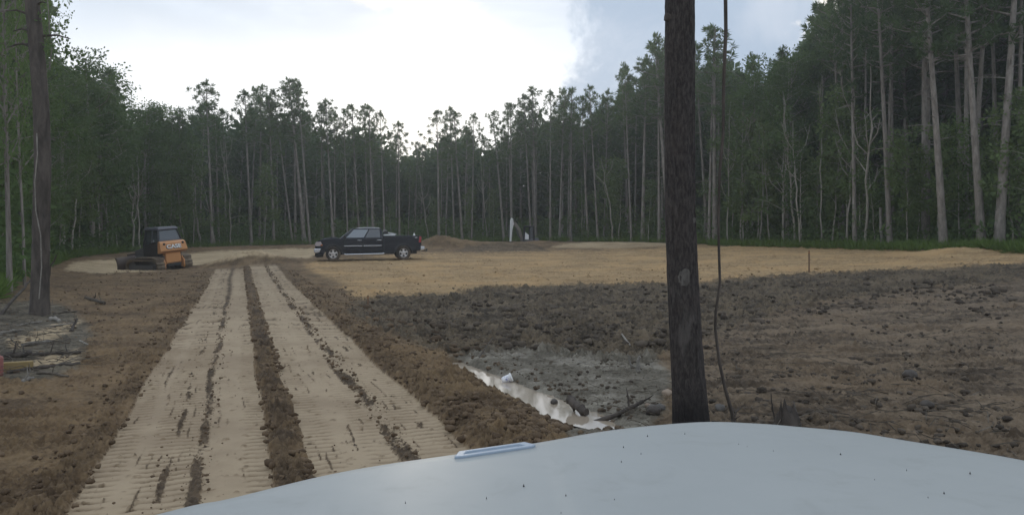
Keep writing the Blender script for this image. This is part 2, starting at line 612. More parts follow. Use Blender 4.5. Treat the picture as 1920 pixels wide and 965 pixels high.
    brk2 = smooth(fbm(u * 3, v * 0.9, 3, 214), 0.0, 0.3)
    seam = (band(-0.86, -0.82, 0.02) * brk * 0.75 + band(-0.58, -0.53, 0.025) * brk2 + band(-0.36, -0.27, 0.035) * (0.45 + 0.55 * brk)
            + band(0.98, 1.01, 0.015) * brk2 * 0.6 + band(0.78, 0.80, 0.012) * brk * 0.5 + band(1.27, 1.44, 0.05) * (0.3 + 0.7 * brk) + band(1.66, 1.71, 0.03) * brk2)
    seam = np.clip(seam + 0.5 * band(-0.42, -0.2, 0.05) * smooth(y, 14, 24) * 0.9, 0, 1) * tr_len2
    grit = fbm(x * 22, y * 22, 3, 270, 0.6) * 0.9 + 0.25 * mid
    gf = smooth(y, 14, 28)
    seam = np.where(gf > 0.98, seam, smooth(seam + grit * 0.75 * (1 - gf), 0.42, 0.58) * (1 - gf) + seam * gf)
    rib_w = (band(-1.08, -0.90, 0.06) + band(-0.74, -0.36, 0.06) + 0.8 * band(0.06, 0.22, 0.04) + 0.7 * band(0.56, 0.80, 0.06) + 0.8 * band(1.46, 1.88, 0.06) + 0.5 * band(1.05, 1.25, 0.05))
    rib_w = np.clip(rib_w, 0, 1) * tr_len * (0.35 + 0.65 * smooth(fbm(u * 4, v * 1.1, 3, 220), -0.25, 0.2))
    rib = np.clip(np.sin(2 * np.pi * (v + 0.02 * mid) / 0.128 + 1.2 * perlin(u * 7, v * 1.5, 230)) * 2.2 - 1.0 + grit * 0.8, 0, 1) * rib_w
    crumb = smooth(fbm(x * 9, y * 9, 3, 240), 0.30, 0.52) * (0.5 * sand + 0.0)
    ridge = band(0.27, 0.50, 0.06) * tr_len2 * (0.75 + 0.5 * mid)
    dots = np.zeros_like(u)
    for k, uu in enumerate([-1.0, -0.92, -0.78, -0.70, -0.63, -0.46, -0.2, -0.10, 0.03, 0.66, 0.72, 0.86, 0.93, 1.10, 1.17, 1.52, 1.60, 1.78, 1.84]):
        wob2 = 0.025 * perlin(v * 0.7, v * 0 + k * 1.7, 250)
        dots = dots + smooth(0.013 - np.abs(u - uu - wob2), 0.0, 0.010) * smooth(fbm(u * 12 + k * 5, v * 1.1, 5, 260, 0.62), 0.16, 0.30)
    dots = np.clip(dots, 0, 1) * tr_len2
    lens = np.clip(sand + seam + ridge, 0, 1)
    near = 1 - smooth(y, 14, 40)

    # roughness of each soil as real relief
    clodn = np.abs(fbm(x * 3.3, y * 3.3, 4, 300, 0.55))
    clod = clodn * 2.2 - 0.40
    clod2 = np.abs(fbm(x * 7.5, y * 7.5, 3, 320, 0.5)) * 2.2 - 0.40
    micro = (np.abs(fbm(x * 17.0, y * 17.0, 3, 360, 0.5)) * 2.2 - 0.4) * (1 - smooth(y, 16, 30))
    lump = np.abs(fbm(x * 1.5, y * 1.5, 3, 340, 0.5)) * 2.2 - 0.40
    rough = 0.045 * mid + tamp * (0.048 * clod2 + 0.030 * fine + 0.028 * micro) + 0.05 * clod * tamp * smooth(mid, 0.05, 0.35)
    h_br = rough + 0.03 * big
    h_dk = (0.13 * clod + 0.12 * lump + 0.07 * clod2 + 0.03 * fine + 0.02 * micro) * (0.45 + 0.55 * tamp)
    h_fd = 0.10 * streak + tamp * (0.07 * clod * smooth(mid, -0.1, 0.3) + 0.055 * clod2 + 0.025 * fine + 0.026 * micro) + 0.03 * mid
    h_pad = 0.06 * streak + 0.05 * clod2 + 0.10 * clod * smooth(big + streak, -0.05, 0.35) + 0.02 * fine
    h_si = 0.020 * mid + 0.014 * fine + 0.022 * clod2 + 0.016 * micro
    h_tr = 0.006 * mid + 0.004 * fine
    w_other = np.clip(1 - pad - dark - silt - field, 0, 1)
    h = w_other * h_br + pad * h_pad + dark * h_dk + silt * h_si + field * h_fd
    h = h * (1 - np.clip(sandf * 0.6 + sandl * 0.7, 0, 1))
    h = h * (1 - 0.5 * debris) + debris * 0.05 * np.abs(mid)
    h = h * (1 - lens) + sand * h_tr
    h = h + lens * (-0.03) + ridge * (0.06 + 0.08 * clod + 0.08 * clod2 + 0.05 * mid + 0.05 * micro) + seam * (0.006 + 0.03 * clod2 + 0.02 * mid + 0.03 * micro) * 0.9 - rib * 0.045 + dots * (0.006 + 0.02 * micro) + crumb * (0.012 + 0.02 * micro)
    edge_b = (band(-1.36, -1.12, 0.08) * tr_len + band(1.93, 2.16, 0.08) * tr_len2)
    h = h + 0.6 * edge_b * (0.010 + 0.06 * clod + 0.05 * clod2 + 0.03 * micro)
    # crumbled lip of the bank above the puddle
    h = h + 0.05 * (0.2 + clod) * gauss(x, y, -0.35, 8.0, 0.35, 2.4, 0.40)
    pile = np.clip(gauss(x, y, atpx(822, 60), 60, 3, 2.5) + gauss(x, y, atpx(478, 41), 41, 2.6, 1.6) + darkpile, 0, 1)
    h = h + pile * (0.10 * clod + 0.07 * lump)
    h = np.where(front, h, 0.03 * mid)
    far = smooth(RR.ravel(), 90, 112)
    h = h * (1 - far) + far * 0.05 * big
    z = z + h

    # puddle water is at PUD_Z: keep a clear floor under it
    co = np.stack([x, y, z], 1).astype(np.float32)
    idx = np.arange(nr * nt_).reshape(nr, nt_)
    i2 = np.roll(idx, -1, axis=1)
    quads = np.stack([idx[:-1], idx[1:], i2[1:], i2[:-1]], -1).reshape(-1, 4)
    sandm = np.clip(sand - seam * 0.95 - rib * 1.35 - crumb * 1.0 - dots, 0, 1)  # rib grooves lose the sand tone so that shade is painted into them
    attrs = {'sand': sandm, 'pale': np.clip(np.maximum(sandf, sandl * 0.9 * smooth(mid + fine, -0.5, 0.1)), 0, 1), 'clay': pad, 'dark': np.clip(dark + darkpile * 0.7, 0, 1), 'silt': silt,
             'field': field, 'litter': np.clip(litter + debris * 0.0, 0, 1), 'debris': debris,
             'crumbs': np.clip(seam + dots + rib + ridge * (0.55 + 0.45 * smooth(mid, -0.2, 0.2)) + edge_b * 0.3, 0, 1)}  # seams, dots and ridge are dark soil; rib adds painted groove shade
    is_track = (lens > 0.5)
    is_pad = (pad > 0.5) & ~is_track
    fc_t = is_track[quads].mean(1) > 0.5
    fc_p = is_pad[quads].mean(1) > 0.5
    mat = ground_mat()

    def make(name, sel):
        q = quads[sel]
        used, inv = np.unique(q, return_inverse=True)
        me = bpy.data.meshes.new(name)
        me.vertices.add(len(used)); me.vertices.foreach_set('co', co[used].ravel())
        n = len(q)
        me.loops.add(n * 4); me.loops.foreach_set('vertex_index', inv.astype(np.int32).ravel())
        me.polygons.add(n)
        me.polygons.foreach_set('loop_start', np.arange(0, n * 4, 4, dtype=np.int32))
        me.polygons.foreach_set('use_smooth', np.ones(n, bool))
        for k, a in attrs.items():
            at = me.attributes.new(k, 'FLOAT', 'POINT')
            at.data.foreach_set('value', a[used].astype(np.float32))
        me.update(calc_edges=True)
        me.materials.append(mat)
        if me.polygons[0].normal.z < 0:
            me.flip_normals()
        o = bpy.data.objects.new(name, me)
        COL.objects.link(o)
        tag(o, kind='structure')
        return o
    make('ground', ~(fc_t | fc_p))
    make('dirt_track', fc_t)
    make('clay_pad', fc_p)


def ground_mat():
    m, nt, b = new_mat('soil')

    def att(name):
        n = nn(nt, 'ShaderNodeAttribute', attribute_name=name)
        return n.outputs['Fac']
    geo = nn(nt, 'ShaderNodeNewGeometry')
    P = geo.outputs['Position']
    mp = nn(nt, 'ShaderNodeMapping')
    mp.inputs['Scale'].default_value = (0.35, 1.4, 1.0)
    nt.links.new(P, mp.inputs[0])
    n1 = noise(nt, P, 1.1, 6, 0.65)
    n2 = noise(nt, P, 14.0, 6, 0.7)
    n3 = noise(nt, P, 0.35, 4, 0.6)
    nS = noise(nt, mp.outputs[0], 1.4, 6, 0.68, 0.3)
    n4 = noise(nt, P, 55.0, 3, 0.7)
    var = sstep(nt, mth(nt, 'ADD', mth(nt, 'MULTIPLY', n1, 0.55), mth(nt, 'MULTIPLY', n2, 0.45)), 0.38, 0.62)
    varS = sstep(nt, mth(nt, 'ADD', mth(nt, 'MULTIPLY', nS, 0.6), mth(nt, 'MULTIPLY', n2, 0.4)), 0.39, 0.61)
    brown = mixc(nt, var, (0.078, 0.049, 0.026), (0.213, 0.143, 0.076))
    brown = mixc(nt, mth(nt, 'MULTIPLY', sstep(nt, n3, 0.48, 0.62), 0.25), brown, (0.244, 0.153, 0.077))
    clay = mixc(nt, varS, (0.220, 0.140, 0.066), (0.420, 0.290, 0.150))
    clay = mixc(nt, mth(nt, 'MULTIPLY', sstep(nt, n3, 0.46, 0.62), 0.7), clay, (0.458, 0.295, 0.138))
    dark = mixc(nt, var, (0.037, 0.028, 0.018), (0.156, 0.118, 0.076))
    field = mixc(nt, varS, (0.058, 0.042, 0.028), (0.200, 0.148, 0.098))
    field = mixc(nt, mth(nt, 'MULTIPLY', sstep(nt, n3, 0.5, 0.64), 0.3), field, (0.218, 0.148, 0.086))
    silt = mixc(nt, var, (0.088, 0.076, 0.057), (0.213, 0.185, 0.139))
    silt = mixc(nt, mth(nt, 'MULTIPLY', sstep(nt, nS, 0.54, 0.68), 0.7), silt, (0.343, 0.310, 0.245))
    silt = mixc(nt, sstep(nt, n2, 0.55, 0.66), silt, (0.088, 0.077, 0.057))
    sand = mixc(nt, mth(nt, 'ADD', mth(nt, 'MULTIPLY', n1, 0.6), mth(nt, 'MULTIPLY', n2, 0.4)), (0.315, 0.238, 0.152), (0.455, 0.352, 0.235))
    sand = mixc(nt, mth(nt, 'MULTIPLY', sstep(nt, mth(nt, 'ADD', mth(nt, 'MULTIPLY', n3, 0.6), mth(nt, 'MULTIPLY', n1, 0.4)), 0.44, 0.60), 0.75), sand, (0.265, 0.195, 0.125))
    pale = mixc(nt, varS, (0.302, 0.222, 0.129), (0.520, 0.399, 0.249))
    litter = mixc(nt, var, (0.036, 0.033, 0.019), (0.094, 0.084, 0.039))
    debris = mixc(nt, var, (0.062, 0.052, 0.037), (0.177, 0.148, 0.105))
    crumbs = mixc(nt, var, (0.050, 0.035, 0.023), (0.140, 0.098, 0.062))  # dark crumbled soil, also the colour of the shade painted in rib grooves
    c = mixc(nt, att('clay'), brown, clay)
    c = mixc(nt, att('field'), c, field)
    c = mixc(nt, att('dark'), c, dark)
    c = mixc(nt, att('silt'), c, silt)
    c = mixc(nt, att('debris'), c, debris)
    c = mixc(nt, att('pale'), c, pale)
    c = mixc(nt, att('litter'), c, litter)
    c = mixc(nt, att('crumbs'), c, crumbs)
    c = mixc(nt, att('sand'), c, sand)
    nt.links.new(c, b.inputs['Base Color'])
    # wet silt is glossy in patches
    wet = mth(nt, 'MULTIPLY', att('silt'), sstep(nt, n1, 0.42, 0.6))
    ro = mth(nt, 'SUBTRACT', 0.93, mth(nt, 'MULTIPLY', wet, 0.42))
    nt.links.new(ro, b.inputs['Roughness'])
    b.inputs['Specular IOR Level'].default_value = 0.3
    bp = nn(nt, 'ShaderNodeBump')
    bp.inputs['Strength'].default_value = 0.9
    bp.inputs['Distance'].default_value = 0.025
    hsum = mth(nt, 'ADD', mth(nt, 'MULTIPLY', n2, 0.75), mth(nt, 'MULTIPLY', n4, 0.3))
    smoothf = mth(nt, 'SUBTRACT', 1.0, mth(nt, 'MULTIPLY', att('sand'), 0.75))
    nt.links.new(mth(nt, 'MULTIPLY', hsum, smoothf), bp.inputs['Height'])
    nt.links.new(bp.outputs[0], b.inputs['Normal'])
    return m


build_ground()

# puddle
PUD_Z = -0.075


def build_puddle():
    mb = MB()
    a = Vector((-1.15, 11.3, 0)); b = Vector((0.98, 7.0, 0))
    d = (b - a).normalized(); s = Vector((-d.y, d.x, 0))
    n = 40
    vs = []
    for k in range(n):
        ang = 2 * PI * k / n
        p = (a + b) / 2 + d * math.cos(ang) * (b - a).length / 2 + s * math.sin(ang) * 0.42
        vs.append((p.x, p.y, PUD_Z))
    mb.add(vs, [tuple(range(n))])
    m, nt, bs = new_mat('muddy_water')
    geo = nn(nt, 'ShaderNodeNewGeometry')
    c = mixc(nt, noise(nt, geo.outputs['Position'], 2.0, 4, 0.6), (0.34, 0.275, 0.205), (0.44, 0.365, 0.28))
    nt.links.new(c, bs.inputs['Base Color'])
    bs.inputs['Roughness'].default_value = 0.06
    bs.inputs['IOR'].default_value = 1.36
    bs.inputs['Specular IOR Level'].default_value = 0.8
    bs.inputs['Coat Weight'].default_value = 0.2
    bs.inputs['Coat Roughness'].default_value = 0.02
    bs.inputs['Coat IOR'].default_value = 1.6
    bp = nn(nt, 'ShaderNodeBump'); bp.inputs['Strength'].default_value = 0.02; bp.inputs['Distance'].default_value = 0.005
    nt.links.new(noise(nt, geo.outputs['Position'], 12.0, 2, 0.5), bp.inputs['Height'])
    nt.links.new(bp.outputs[0], bs.inputs['Normal'])
    o = mb.build('puddle', m)
    if o.data.polygons[0].normal.z < 0:
        o.data.flip_normals()
    tag(o, kind='structure')


build_puddle()


# ------------------------------------------------------------------ soil clods (nobody could count them)
def build_clods():
    protos = []
    for k in range(5):
        bm = bmesh.new()
        bmesh.ops.create_icosphere(bm, subdivisions=1, radius=1.0)
        for vtx in bm.verts:
            vtx.co *= random.uniform(0.62, 1.15)
        bm.verts.ensure_lookup_table()
        vs = np.array([v.co[:] for v in bm.verts]); fs = np.array([[v.index for v in f.verts] for f in bm.faces])
        protos.append((vs, fs)); bm.free()
    spots = []

    def scatter(n, fn, smin, smax, power=2.5):
        for _ in range(n):
            x, y = fn()
            spots.append((x, y, smin + (smax - smin) * random.random() ** power))

    def along(u0, u1, y0, y1, bias=1.6):
        def f():
            y = y0 + (y1 - y0) * random.random() ** bias
            u = random.uniform(u0, u1)
            return u - 0.36 * y, y
        return f
    scatter(2200, along(0.22, 0.56, 4.2, 38), 0.006, 0.045, 3.5)
    scatter(900, along(1.24, 1.48, 4.2, 38), 0.005, 0.032, 3.5)
    scatter(420, along(-0.40, -0.20, 3.8, 20), 0.004, 0.020, 3.5)
    scatter(260, along(-0.64, -0.48, 3.8, 20), 0.003, 0.015, 3.5)
    scatter(260, along(-1.05, 1.9, 3.8, 22), 0.003, 0.012, 3.5)
    scatter(1900, along(1.9, 2.5, 5.0, 34), 0.006, 0.05, 3.5)
    scatter(1700, along(-1.6, -1.05, 3.8, 34), 0.005, 0.035, 3.5)
    scatter(2200, along(1.9, 3.6, 5.0, 26), 0.005, 0.045, 3.5)
    scatter(2400, along(-5.5, -1.3, 4.2, 34), 0.005, 0.040, 4)

    def inpoly(poly, ymax=0):
        xs = [p[0] for p in poly]; ys = [p[1] for p in poly]

        def f():
            while True:
                px, py = random.uniform(min(xs), max(xs)), random.uniform(min(ys), max(ys))
                if sdpoly(np.array([px]), np.array([py]), poly)[0] > 0:
                    Y = (EYE) * F / max(py - HOR, 12)
                    x, y = (px - 960) / F * Y, Y
                    for _ in range(3):
                        z = gz(x, y); y = (EYE - z) * F / max(py - HOR, 12); x = (px - 960) / F * y
                    return x, y
        return f
    scatter(2600, inpoly([(660, 590), (680, 558), (850, 550), (1250, 532), (1500, 515), (1900, 498), (1900, 560), (1500, 590), (1260, 650), (1000, 655), (860, 660)]), 0.012, 0.10, 4)
    scatter(2200, inpoly([(1300, 620), (1500, 580), (1900, 540), (1900, 870), (1600, 820), (1320, 790)]), 0.005, 0.05, 4.5)
    scatter(420, inpoly([(860, 668), (1000, 655), (1230, 670), (1240, 780), (1130, 800)]), 0.006, 0.035)
    scatter(700, inpoly([(600, 500), (700, 490), (1250, 475), (1900, 470), (1900, 490), (1250, 530), (850, 548), (680, 555)]), 0.010, 0.05, 3)
    scatter(420, inpoly([(960, 740), (1000, 745), (1075, 795), (1060, 815), (1000, 815), (930, 780)]), 0.015, 0.055)
    xs = np.array([s[0] for s in spots]); ys = np.array([s[1] for s in spots])
    zs = ground_z(xs, ys)
    V = []; Fc = []; off = 0
    for (x, y, s), z in zip(spots, zs):
        vs, fs = random.choice(protos)
        e = Euler((random.uniform(0, 6.3), random.uniform(0, 6.3), random.uniform(0, 6.3))).to_matrix()
        p = vs @ np.array(e).T * np.array([s * random.uniform(0.9, 1.5), s * random.uniform(0.9, 1.4), s * 0.8])
        V.append(p + np.array([x, y, z + s * 0.25])); Fc.append(fs + off); off += len(vs)
    V = np.concatenate(V); Fc = np.concatenate(Fc)
    me = bpy.data.meshes.new('soil_clods')
    me.from_pydata(V.tolist(), [], Fc.tolist())
    m, nt, b = new_mat('clod_soil')
    geo = nn(nt, 'ShaderNodeNewGeometry')
    sepx = nn(nt, 'ShaderNodeSeparateXYZ'); nt.links.new(geo.outputs['Position'], sepx.inputs[0])
    dk = sstep(nt, mth(nt, 'ADD', sepx.outputs[0], mth(nt, 'MULTIPLY', sepx.outputs[1], 0.36)), 2.6, 4.4)
    rp = geo.outputs['Random Per Island']
    c1 = mixc(nt, rp, (0.085, 0.056, 0.034), (0.190, 0.132, 0.082))
    c2 = mixc(nt, rp, (0.050, 0.040, 0.031), (0.135, 0.108, 0.082))
    farc = sstep(nt, sepx.outputs[1], 24.0, 30.0)
    c3 = mixc(nt, rp, (0.190, 0.120, 0.058), (0.330, 0.215, 0.110))
    c = mixc(nt, mth(nt, 'MULTIPLY', farc, dk), mixc(nt, dk, c1, c2), c3)
    nt.links.new(c, b.inputs['Base Color']); b.inputs['Roughness'].default_value = 0.95
    b.inputs['Specular IOR Level'].default_value = 0.2
    bp = nn(nt, 'ShaderNodeBump'); bp.inputs['Strength'].default_value = 0.8; bp.inputs['Distance'].default_value = 0.02
    nt.links.new(noise(nt, geo.outputs['Position'], 40, 4, 0.7), bp.inputs['Height']); nt.links.new(bp.outputs[0], b.inputs['Normal'])
    me.materials.append(m)
    me.polygons.foreach_set('use_smooth', [True] * len(me.polygons))
    o = bpy.data.objects.new('soil_clods', me); COL.objects.link(o)
    tag(o, 'loose crumbs and clods of soil lying over the bare ground', 'soil clods', kind='stuff')


build_clods()
# ------------------------------------------------------------------ the wood
class Leaves:
    """small leaf-shaped quads gathered into one crown mesh"""
    def __init__(s):
        s.c = []; s.d = []; s.w = []; s.l = []; s.n = []

    def tuft(s, c, r, n, l, w, out=None, radial=True):
        c = np.array(c)
        d = RNG.normal(size=(n, 3))
        if out is not None:
            d = d * 0.75 + np.array(out)
        d /= np.linalg.norm(d, axis=1, keepdims=True) + 1e-9
        pos = c + (d * (RNG.random((n, 1)) ** 0.6) * r if not radial else d * r * 0.15)
        s.c.append(pos); s.d.append(d)
        s.l.append(l * RNG.uniform(0.7, 1.25, n)); s.w.append(w * RNG.uniform(0.7, 1.25, n))

    def mesh(s, name, mat):
        c = np.concatenate(s.c); d = np.concatenate(s.d); l = np.concatenate(s.l)[:, None]; w = np.concatenate(s.w)[:, None]
        n = len(c)
        r = RNG.normal(size=(n, 3)); sd = np.cross(d, r); sd /= np.linalg.norm(sd, axis=1, keepdims=True) + 1e-9
        v = np.empty((n, 4, 3))
        v[:, 0] = c; v[:, 1] = c + d * l * 0.5 + sd * w * 0.5; v[:, 2] = c + d * l; v[:, 3] = c + d * l * 0.5 - sd * w * 0.5
        me = bpy.data.meshes.new(name)
        me.vertices.add(n * 4); me.vertices.foreach_set('co', v.astype(np.float32).ravel())
        me.loops.add(n * 4); me.loops.foreach_set('vertex_index', np.arange(n * 4, dtype=np.int32))
        me.polygons.add(n); me.polygons.foreach_set('loop_start', np.arange(0, n * 4, 4, dtype=np.int32))
        me.update(calc_edges=True)
        me.materials.append(mat)
        return me


def unit(v):
    return v / (np.linalg.norm(v) + 1e-9)


def bent_line(H, bend, n=9, kink=0.0):
    ph = random.uniform(0, 6.28); pts = []
    ox = oy = 0
    for i in range(n):
        t = i / (n - 1)
        ox = bend * H * math.sin(t * 2.2 + ph) - bend * H * math.sin(ph)
        oy = bend * H * math.cos(t * 1.7 + ph) - bend * H * math.cos(ph)
        if 0 < i < n - 1:
            ox += random.uniform(-kink, kink); oy += random.uniform(-kink, kink)
        pts.append(Vector((ox, oy, t * H)))
    return pts


def on_line(pts, t):
    k = t * (len(pts) - 1); i = min(int(k), len(pts) - 2); f = k - i
    return pts[i].lerp(pts[i + 1], f)


def pine_meshes(H=17.0, r=0.17, base=0.58, spread=2.3, nb=34, dens=1.0, bend=0.006, mat_l='needles', mat_b='bark', dead=10, leafsz=1.0, sides=9):
    """a tall pine: bare trunk with stubs and dead twigs, tufted open crown"""
    tr = MB(); lv = Leaves()
    pts = bent_line(H, bend, 11)
    rad = [r * (1.0 - 0.78 * (i / 10) ** 0.9) for i in range(11)]
    rad[0] *= 1.18
    tr.tube([p - Vector((0, 0, 0.35)) if i == 0 else p for i, p in enumerate(pts)], rad, sides)
    for _ in range(dead):
        t = random.uniform(0.28, base + 0.05)
        p = on_line(pts, t); a = random.uniform(0, 6.28); L = random.choice([0.25, 0.35, 0.6, 1.2, 1.7]) * random.uniform(0.7, 1.2)
        q = p + Vector((math.cos(a), math.sin(a), random.uniform(-0.25, 0.3))) * L
        tr.tube([p, p.lerp(q, 0.5) + Vector((0, 0, 0.03 * L)), q], [0.03, 0.02, 0.008], 4, cap=False)
    for k in range(nb):
        t = base + (0.985 - base) * ((k + random.random()) / nb)
        rel = (t - base) / (1 - base)
        p = on_line(pts, t); a = k * 2.39 + random.uniform(-0.5, 0.5)
        prof = (0.45 + 1.0 * rel) if rel < 0.35 else (0.8 * (1 - rel) ** 0.75 * 1.5 + 0.12)
        L = spread * prof * random.uniform(0.6, 1.25)
        up = random.uniform(-0.05, 0.35) + 0.5 * rel
        dv = Vector((math.cos(a), math.sin(a), up)).normalized()
        q = p + dv * L + Vector((0, 0, 0.10 * L))
        mid = p.lerp(q, 0.55) + Vector((0, 0, -0.07 * L))
        tr.tube([p, mid, q], [0.045 * (1 - 0.5 * rel) * r / 0.17, 0.028, 0.012], 4, cap=False)
        nt_ = max(2, int(round(L * 2.1 * dens)))
        for j in range(nt_):
            f = 0.35 + 0.65 * (j + random.random()) / nt_
            c = p.lerp(q, f) + Vector((random.gauss(0, 0.16), random.gauss(0, 0.16), random.gauss(0.06, 0.14))) * (0.4 + 0.5 * L)
            tr.tube([p.lerp(q, f * 0.9), c], [0.014, 0.006], 3, cap=False)
            out = unit(np.array([dv.x, dv.y, 0.55]))
            lv.tuft(c, 0.3, int(17 * dens) + 6, 0.42 * leafsz, 0.075 * leafsz, out * 0.8)
    top = pts[-1]
    for _ in range(4):
        lv.tuft(top + Vector((random.gauss(0, 0.12), random.gauss(0, 0.12), random.uniform(-0.4, 0.1))), 0.3, 18, 0.45 * leafsz, 0.1 * leafsz, (0, 0, 1.0))
    return tr.mesh('trunk', M[mat_b], 60), lv.mesh('crown', M[mat_l])


def broad_meshes(H=15.0, r=0.16, base=0.22, spread=3.2, nlimb=16, nl=46, leaf=0.24, mat_l='leaves', mat_b='bark_pale', bend=0.012, fork=True, sides=8, dens=1.0):
    """a broadleaf tree: trunk, forking limbs, clumped leaves with gaps"""
    tr = MB(); lv = Leaves()
    pts = bent_line(H * 0.93, bend, 9, 0.06)
    rad = [r * (1 - 0.82 * (i / 8)) for i in range(9)]
    rad[0] *= 1.25
    tr.tube([p - Vector((0, 0, 0.35)) if i == 0 else p for i, p in enumerate(pts)], rad, sides)
    clumps = [(pts[-1], 0.7)]
    for k in range(nlimb):
        t = base + (0.96 - base) * ((k + random.random()) / nlimb)
        rel = (t - base) / (1 - base)
        p = on_line(pts, t); a = k * 2.39 + random.uniform(-0.6, 0.6)
        L = spread * (math.sin(PI * (0.18 + 0.74 * rel)) ** 0.8) * random.uniform(0.55, 1.15)
        dv = Vector((math.cos(a), math.sin(a), random.uniform(0.25, 0.95))).normalized()
        q = p + dv * L
        m1 = p.lerp(q, 0.5) + Vector((random.gauss(0, 0.08), random.gauss(0, 0.08), -0.06)) * L
        tr.tube([p, m1, q], [r * 0.32 * (1 - 0.5 * rel), r * 0.2 * (1 - 0.4 * rel), 0.012], 5, cap=False)
        clumps.append((q, 0.55 + 0.12 * L))
        for j in range(3):
            f = random.uniform(0.4, 0.95); b0 = p.lerp(q, f)
            e = b0 + Vector((random.gauss(0, 1), random.gauss(0, 1), random.gauss(0.35, 0.6))) * 0.33 * L
            tr.tube([b0, e], [0.02, 0.008], 3, cap=False)
            clumps.append((e, 0.45 + 0.1 * L))
    for c, s in clumps:
        for _ in range(2):
            cc = c + Vector((random.gauss(0, 0.3), random.gauss(0, 0.3), random.gauss(0, 0.25))) * s
            lv.tuft(cc, s * random.uniform(0.55, 1.05), int(nl * dens * random.uniform(0.4, 1.2) * 0.5), leaf, leaf * 0.62, None, radial=False)
    return tr.mesh('trunk', M[mat_b], 60), lv.mesh('crown', M[mat_l])


def sapling_meshes(H=6.0, r=0.045, nl=16, n=12, leaf=0.2, mat_l='leaves_pale', mat_b='bark_pale', spread=1.2, base=0.25):
    tr = MB(); lv = Leaves()
    pts = bent_line(H, 0.03, 8, 0.05)
    tr.tube([p - Vector((0, 0, 0.2)) if i == 0 else p for i, p in enumerate(pts)], [r * (1 - 0.85 * i / 7) for i in range(8)], 6)
    for k in range(n):
        t = base + (0.98 - base) * (k + random.random()) / n
        p = on_line(pts, t); a = random.uniform(0, 6.28)
        L = spread * random.uniform(0.4, 1.1) * (1.1 - 0.6 * t)
        q = p + Vector((math.cos(a), math.sin(a), random.uniform(0.0, 0.9))) * L
        tr.tube([p, p.lerp(q, 0.5) + Vector((0, 0, 0.08 * L)), q], [r * 0.4, r * 0.25, 0.006], 4, cap=False)
        for j in range(3):
            c = p.lerp(q, random.uniform(0.45, 1.05))
            lv.tuft(c, 0.42, nl, leaf, leaf * 0.6, (0, 0, -0.1), radial=False)
    return tr.mesh('trunk', M[mat_b], 60), lv.mesh('crown', M[mat_l])


def bare_meshes(H=9.0, r=0.06, forks=5, mat_b='bark_pale', kink=0.07):
    tr = MB()
    pts = bent_line(H, 0.03, 12, kink)
    tr.tube([p - Vector((0, 0, 0.2)) if i == 0 else p for i, p in enumerate(pts)], [r * (1 - 0.75 * i / 11) for i in range(12)], 6)
    for k in range(forks):
        t = random.uniform(0.3, 0.85); p = on_line(pts, t); a = random.uniform(0, 6.28)
        L = H * random.uniform(0.12, 0.32)
        q = p + Vector((math.cos(a) * 0.5, math.sin(a) * 0.5, 1.0)).normalized() * L
        m1 = p.lerp(q, 0.45) + Vector((math.cos(a), math.sin(a), 0)) * 0.12 * L
        tr.tube([p, m1, q], [r * 0.55 * (1 - 0.6 * t), r * 0.35, 0.01], 5, cap=False)
        for j in range(3):
            b0 = m1.lerp(q, random.random()); e = b0 + Vector((random.gauss(0, 0.5), random.gauss(0, 0.5), random.uniform(0.2, 0.8))) * L * 0.4
            tr.tube([b0, e], [0.014, 0.006], 3, cap=False)
    return tr.mesh('trunk', M[mat_b], 60)


def shrub_mesh(w=1.2, h=1.3, n=420, leaf=0.19, mat='shrub'):
    lv = Leaves()
    for k in range(16):
        c = np.array([random.gauss(0, w * 0.42), random.gauss(0, w * 0.42), abs(random.gauss(0.42, 0.28)) * h])
        lv.tuft(c, 0.42 * w * random.uniform(0.5, 1), n // 16, leaf, leaf * 0.55, None, radial=False)
    return lv.mesh('foliage', M[mat])


PINES = [pine_meshes(base=random.uniform(0.58, 0.72), spread=random.uniform(1.7, 2.5), nb=random.choice([22, 26, 30]), bend=random.uniform(0.003, 0.010)) for _ in range(6)]
PINES_BIG = [pine_meshes(H=20, r=0.25, base=0.50, spread=3.1, nb=40, dens=1.15, bend=0.006, mat_l='needles_dark', dead=20, leafsz=0.95, sides=12) for _ in range(3)]
PINES_FULL = [pine_meshes(H=17, base=0.26, spread=2.5, nb=56, dens=1.0, mat_l='needles_dark', dead=3, leafsz=1.35) for _ in range(3)]
BROADS = [broad_meshes(H=15, base=random.uniform(0.16, 0.26), spread=random.uniform(2.7, 3.4), nlimb=26, nl=100, leaf=0.19) for _ in range(3)]
BROADS_FINE = [broad_meshes(H=15, base=0.2, spread=3.6, nlimb=26, leaf=0.15, nl=60, mat_l='leaves', mat_b='bark') for _ in range(3)]
BROADS_DK = [broad_meshes(H=13, base=0.10, spread=3.0, nlimb=22, mat_l='shrub', mat_b='bark', leaf=0.28) for _ in range(2)]
SAPS = [sapling_meshes(H=random.uniform(5.5, 7.0), n=20, nl=24, spread=1.35) for _ in range(3)] + [sapling_meshes(H=6.5, mat_l='leaves', spread=1.6, n=16) for _ in range(2)]
BARES = [bare_meshes(forks=random.choice([3, 5, 6])) for _ in range(4)]
SHRUBS = [shrub_mesh(), shrub_mesh(1.5, 1.0), shrub_mesh(1.0, 1.7), shrub_mesh(1.3, 1.2, mat='leaves')]

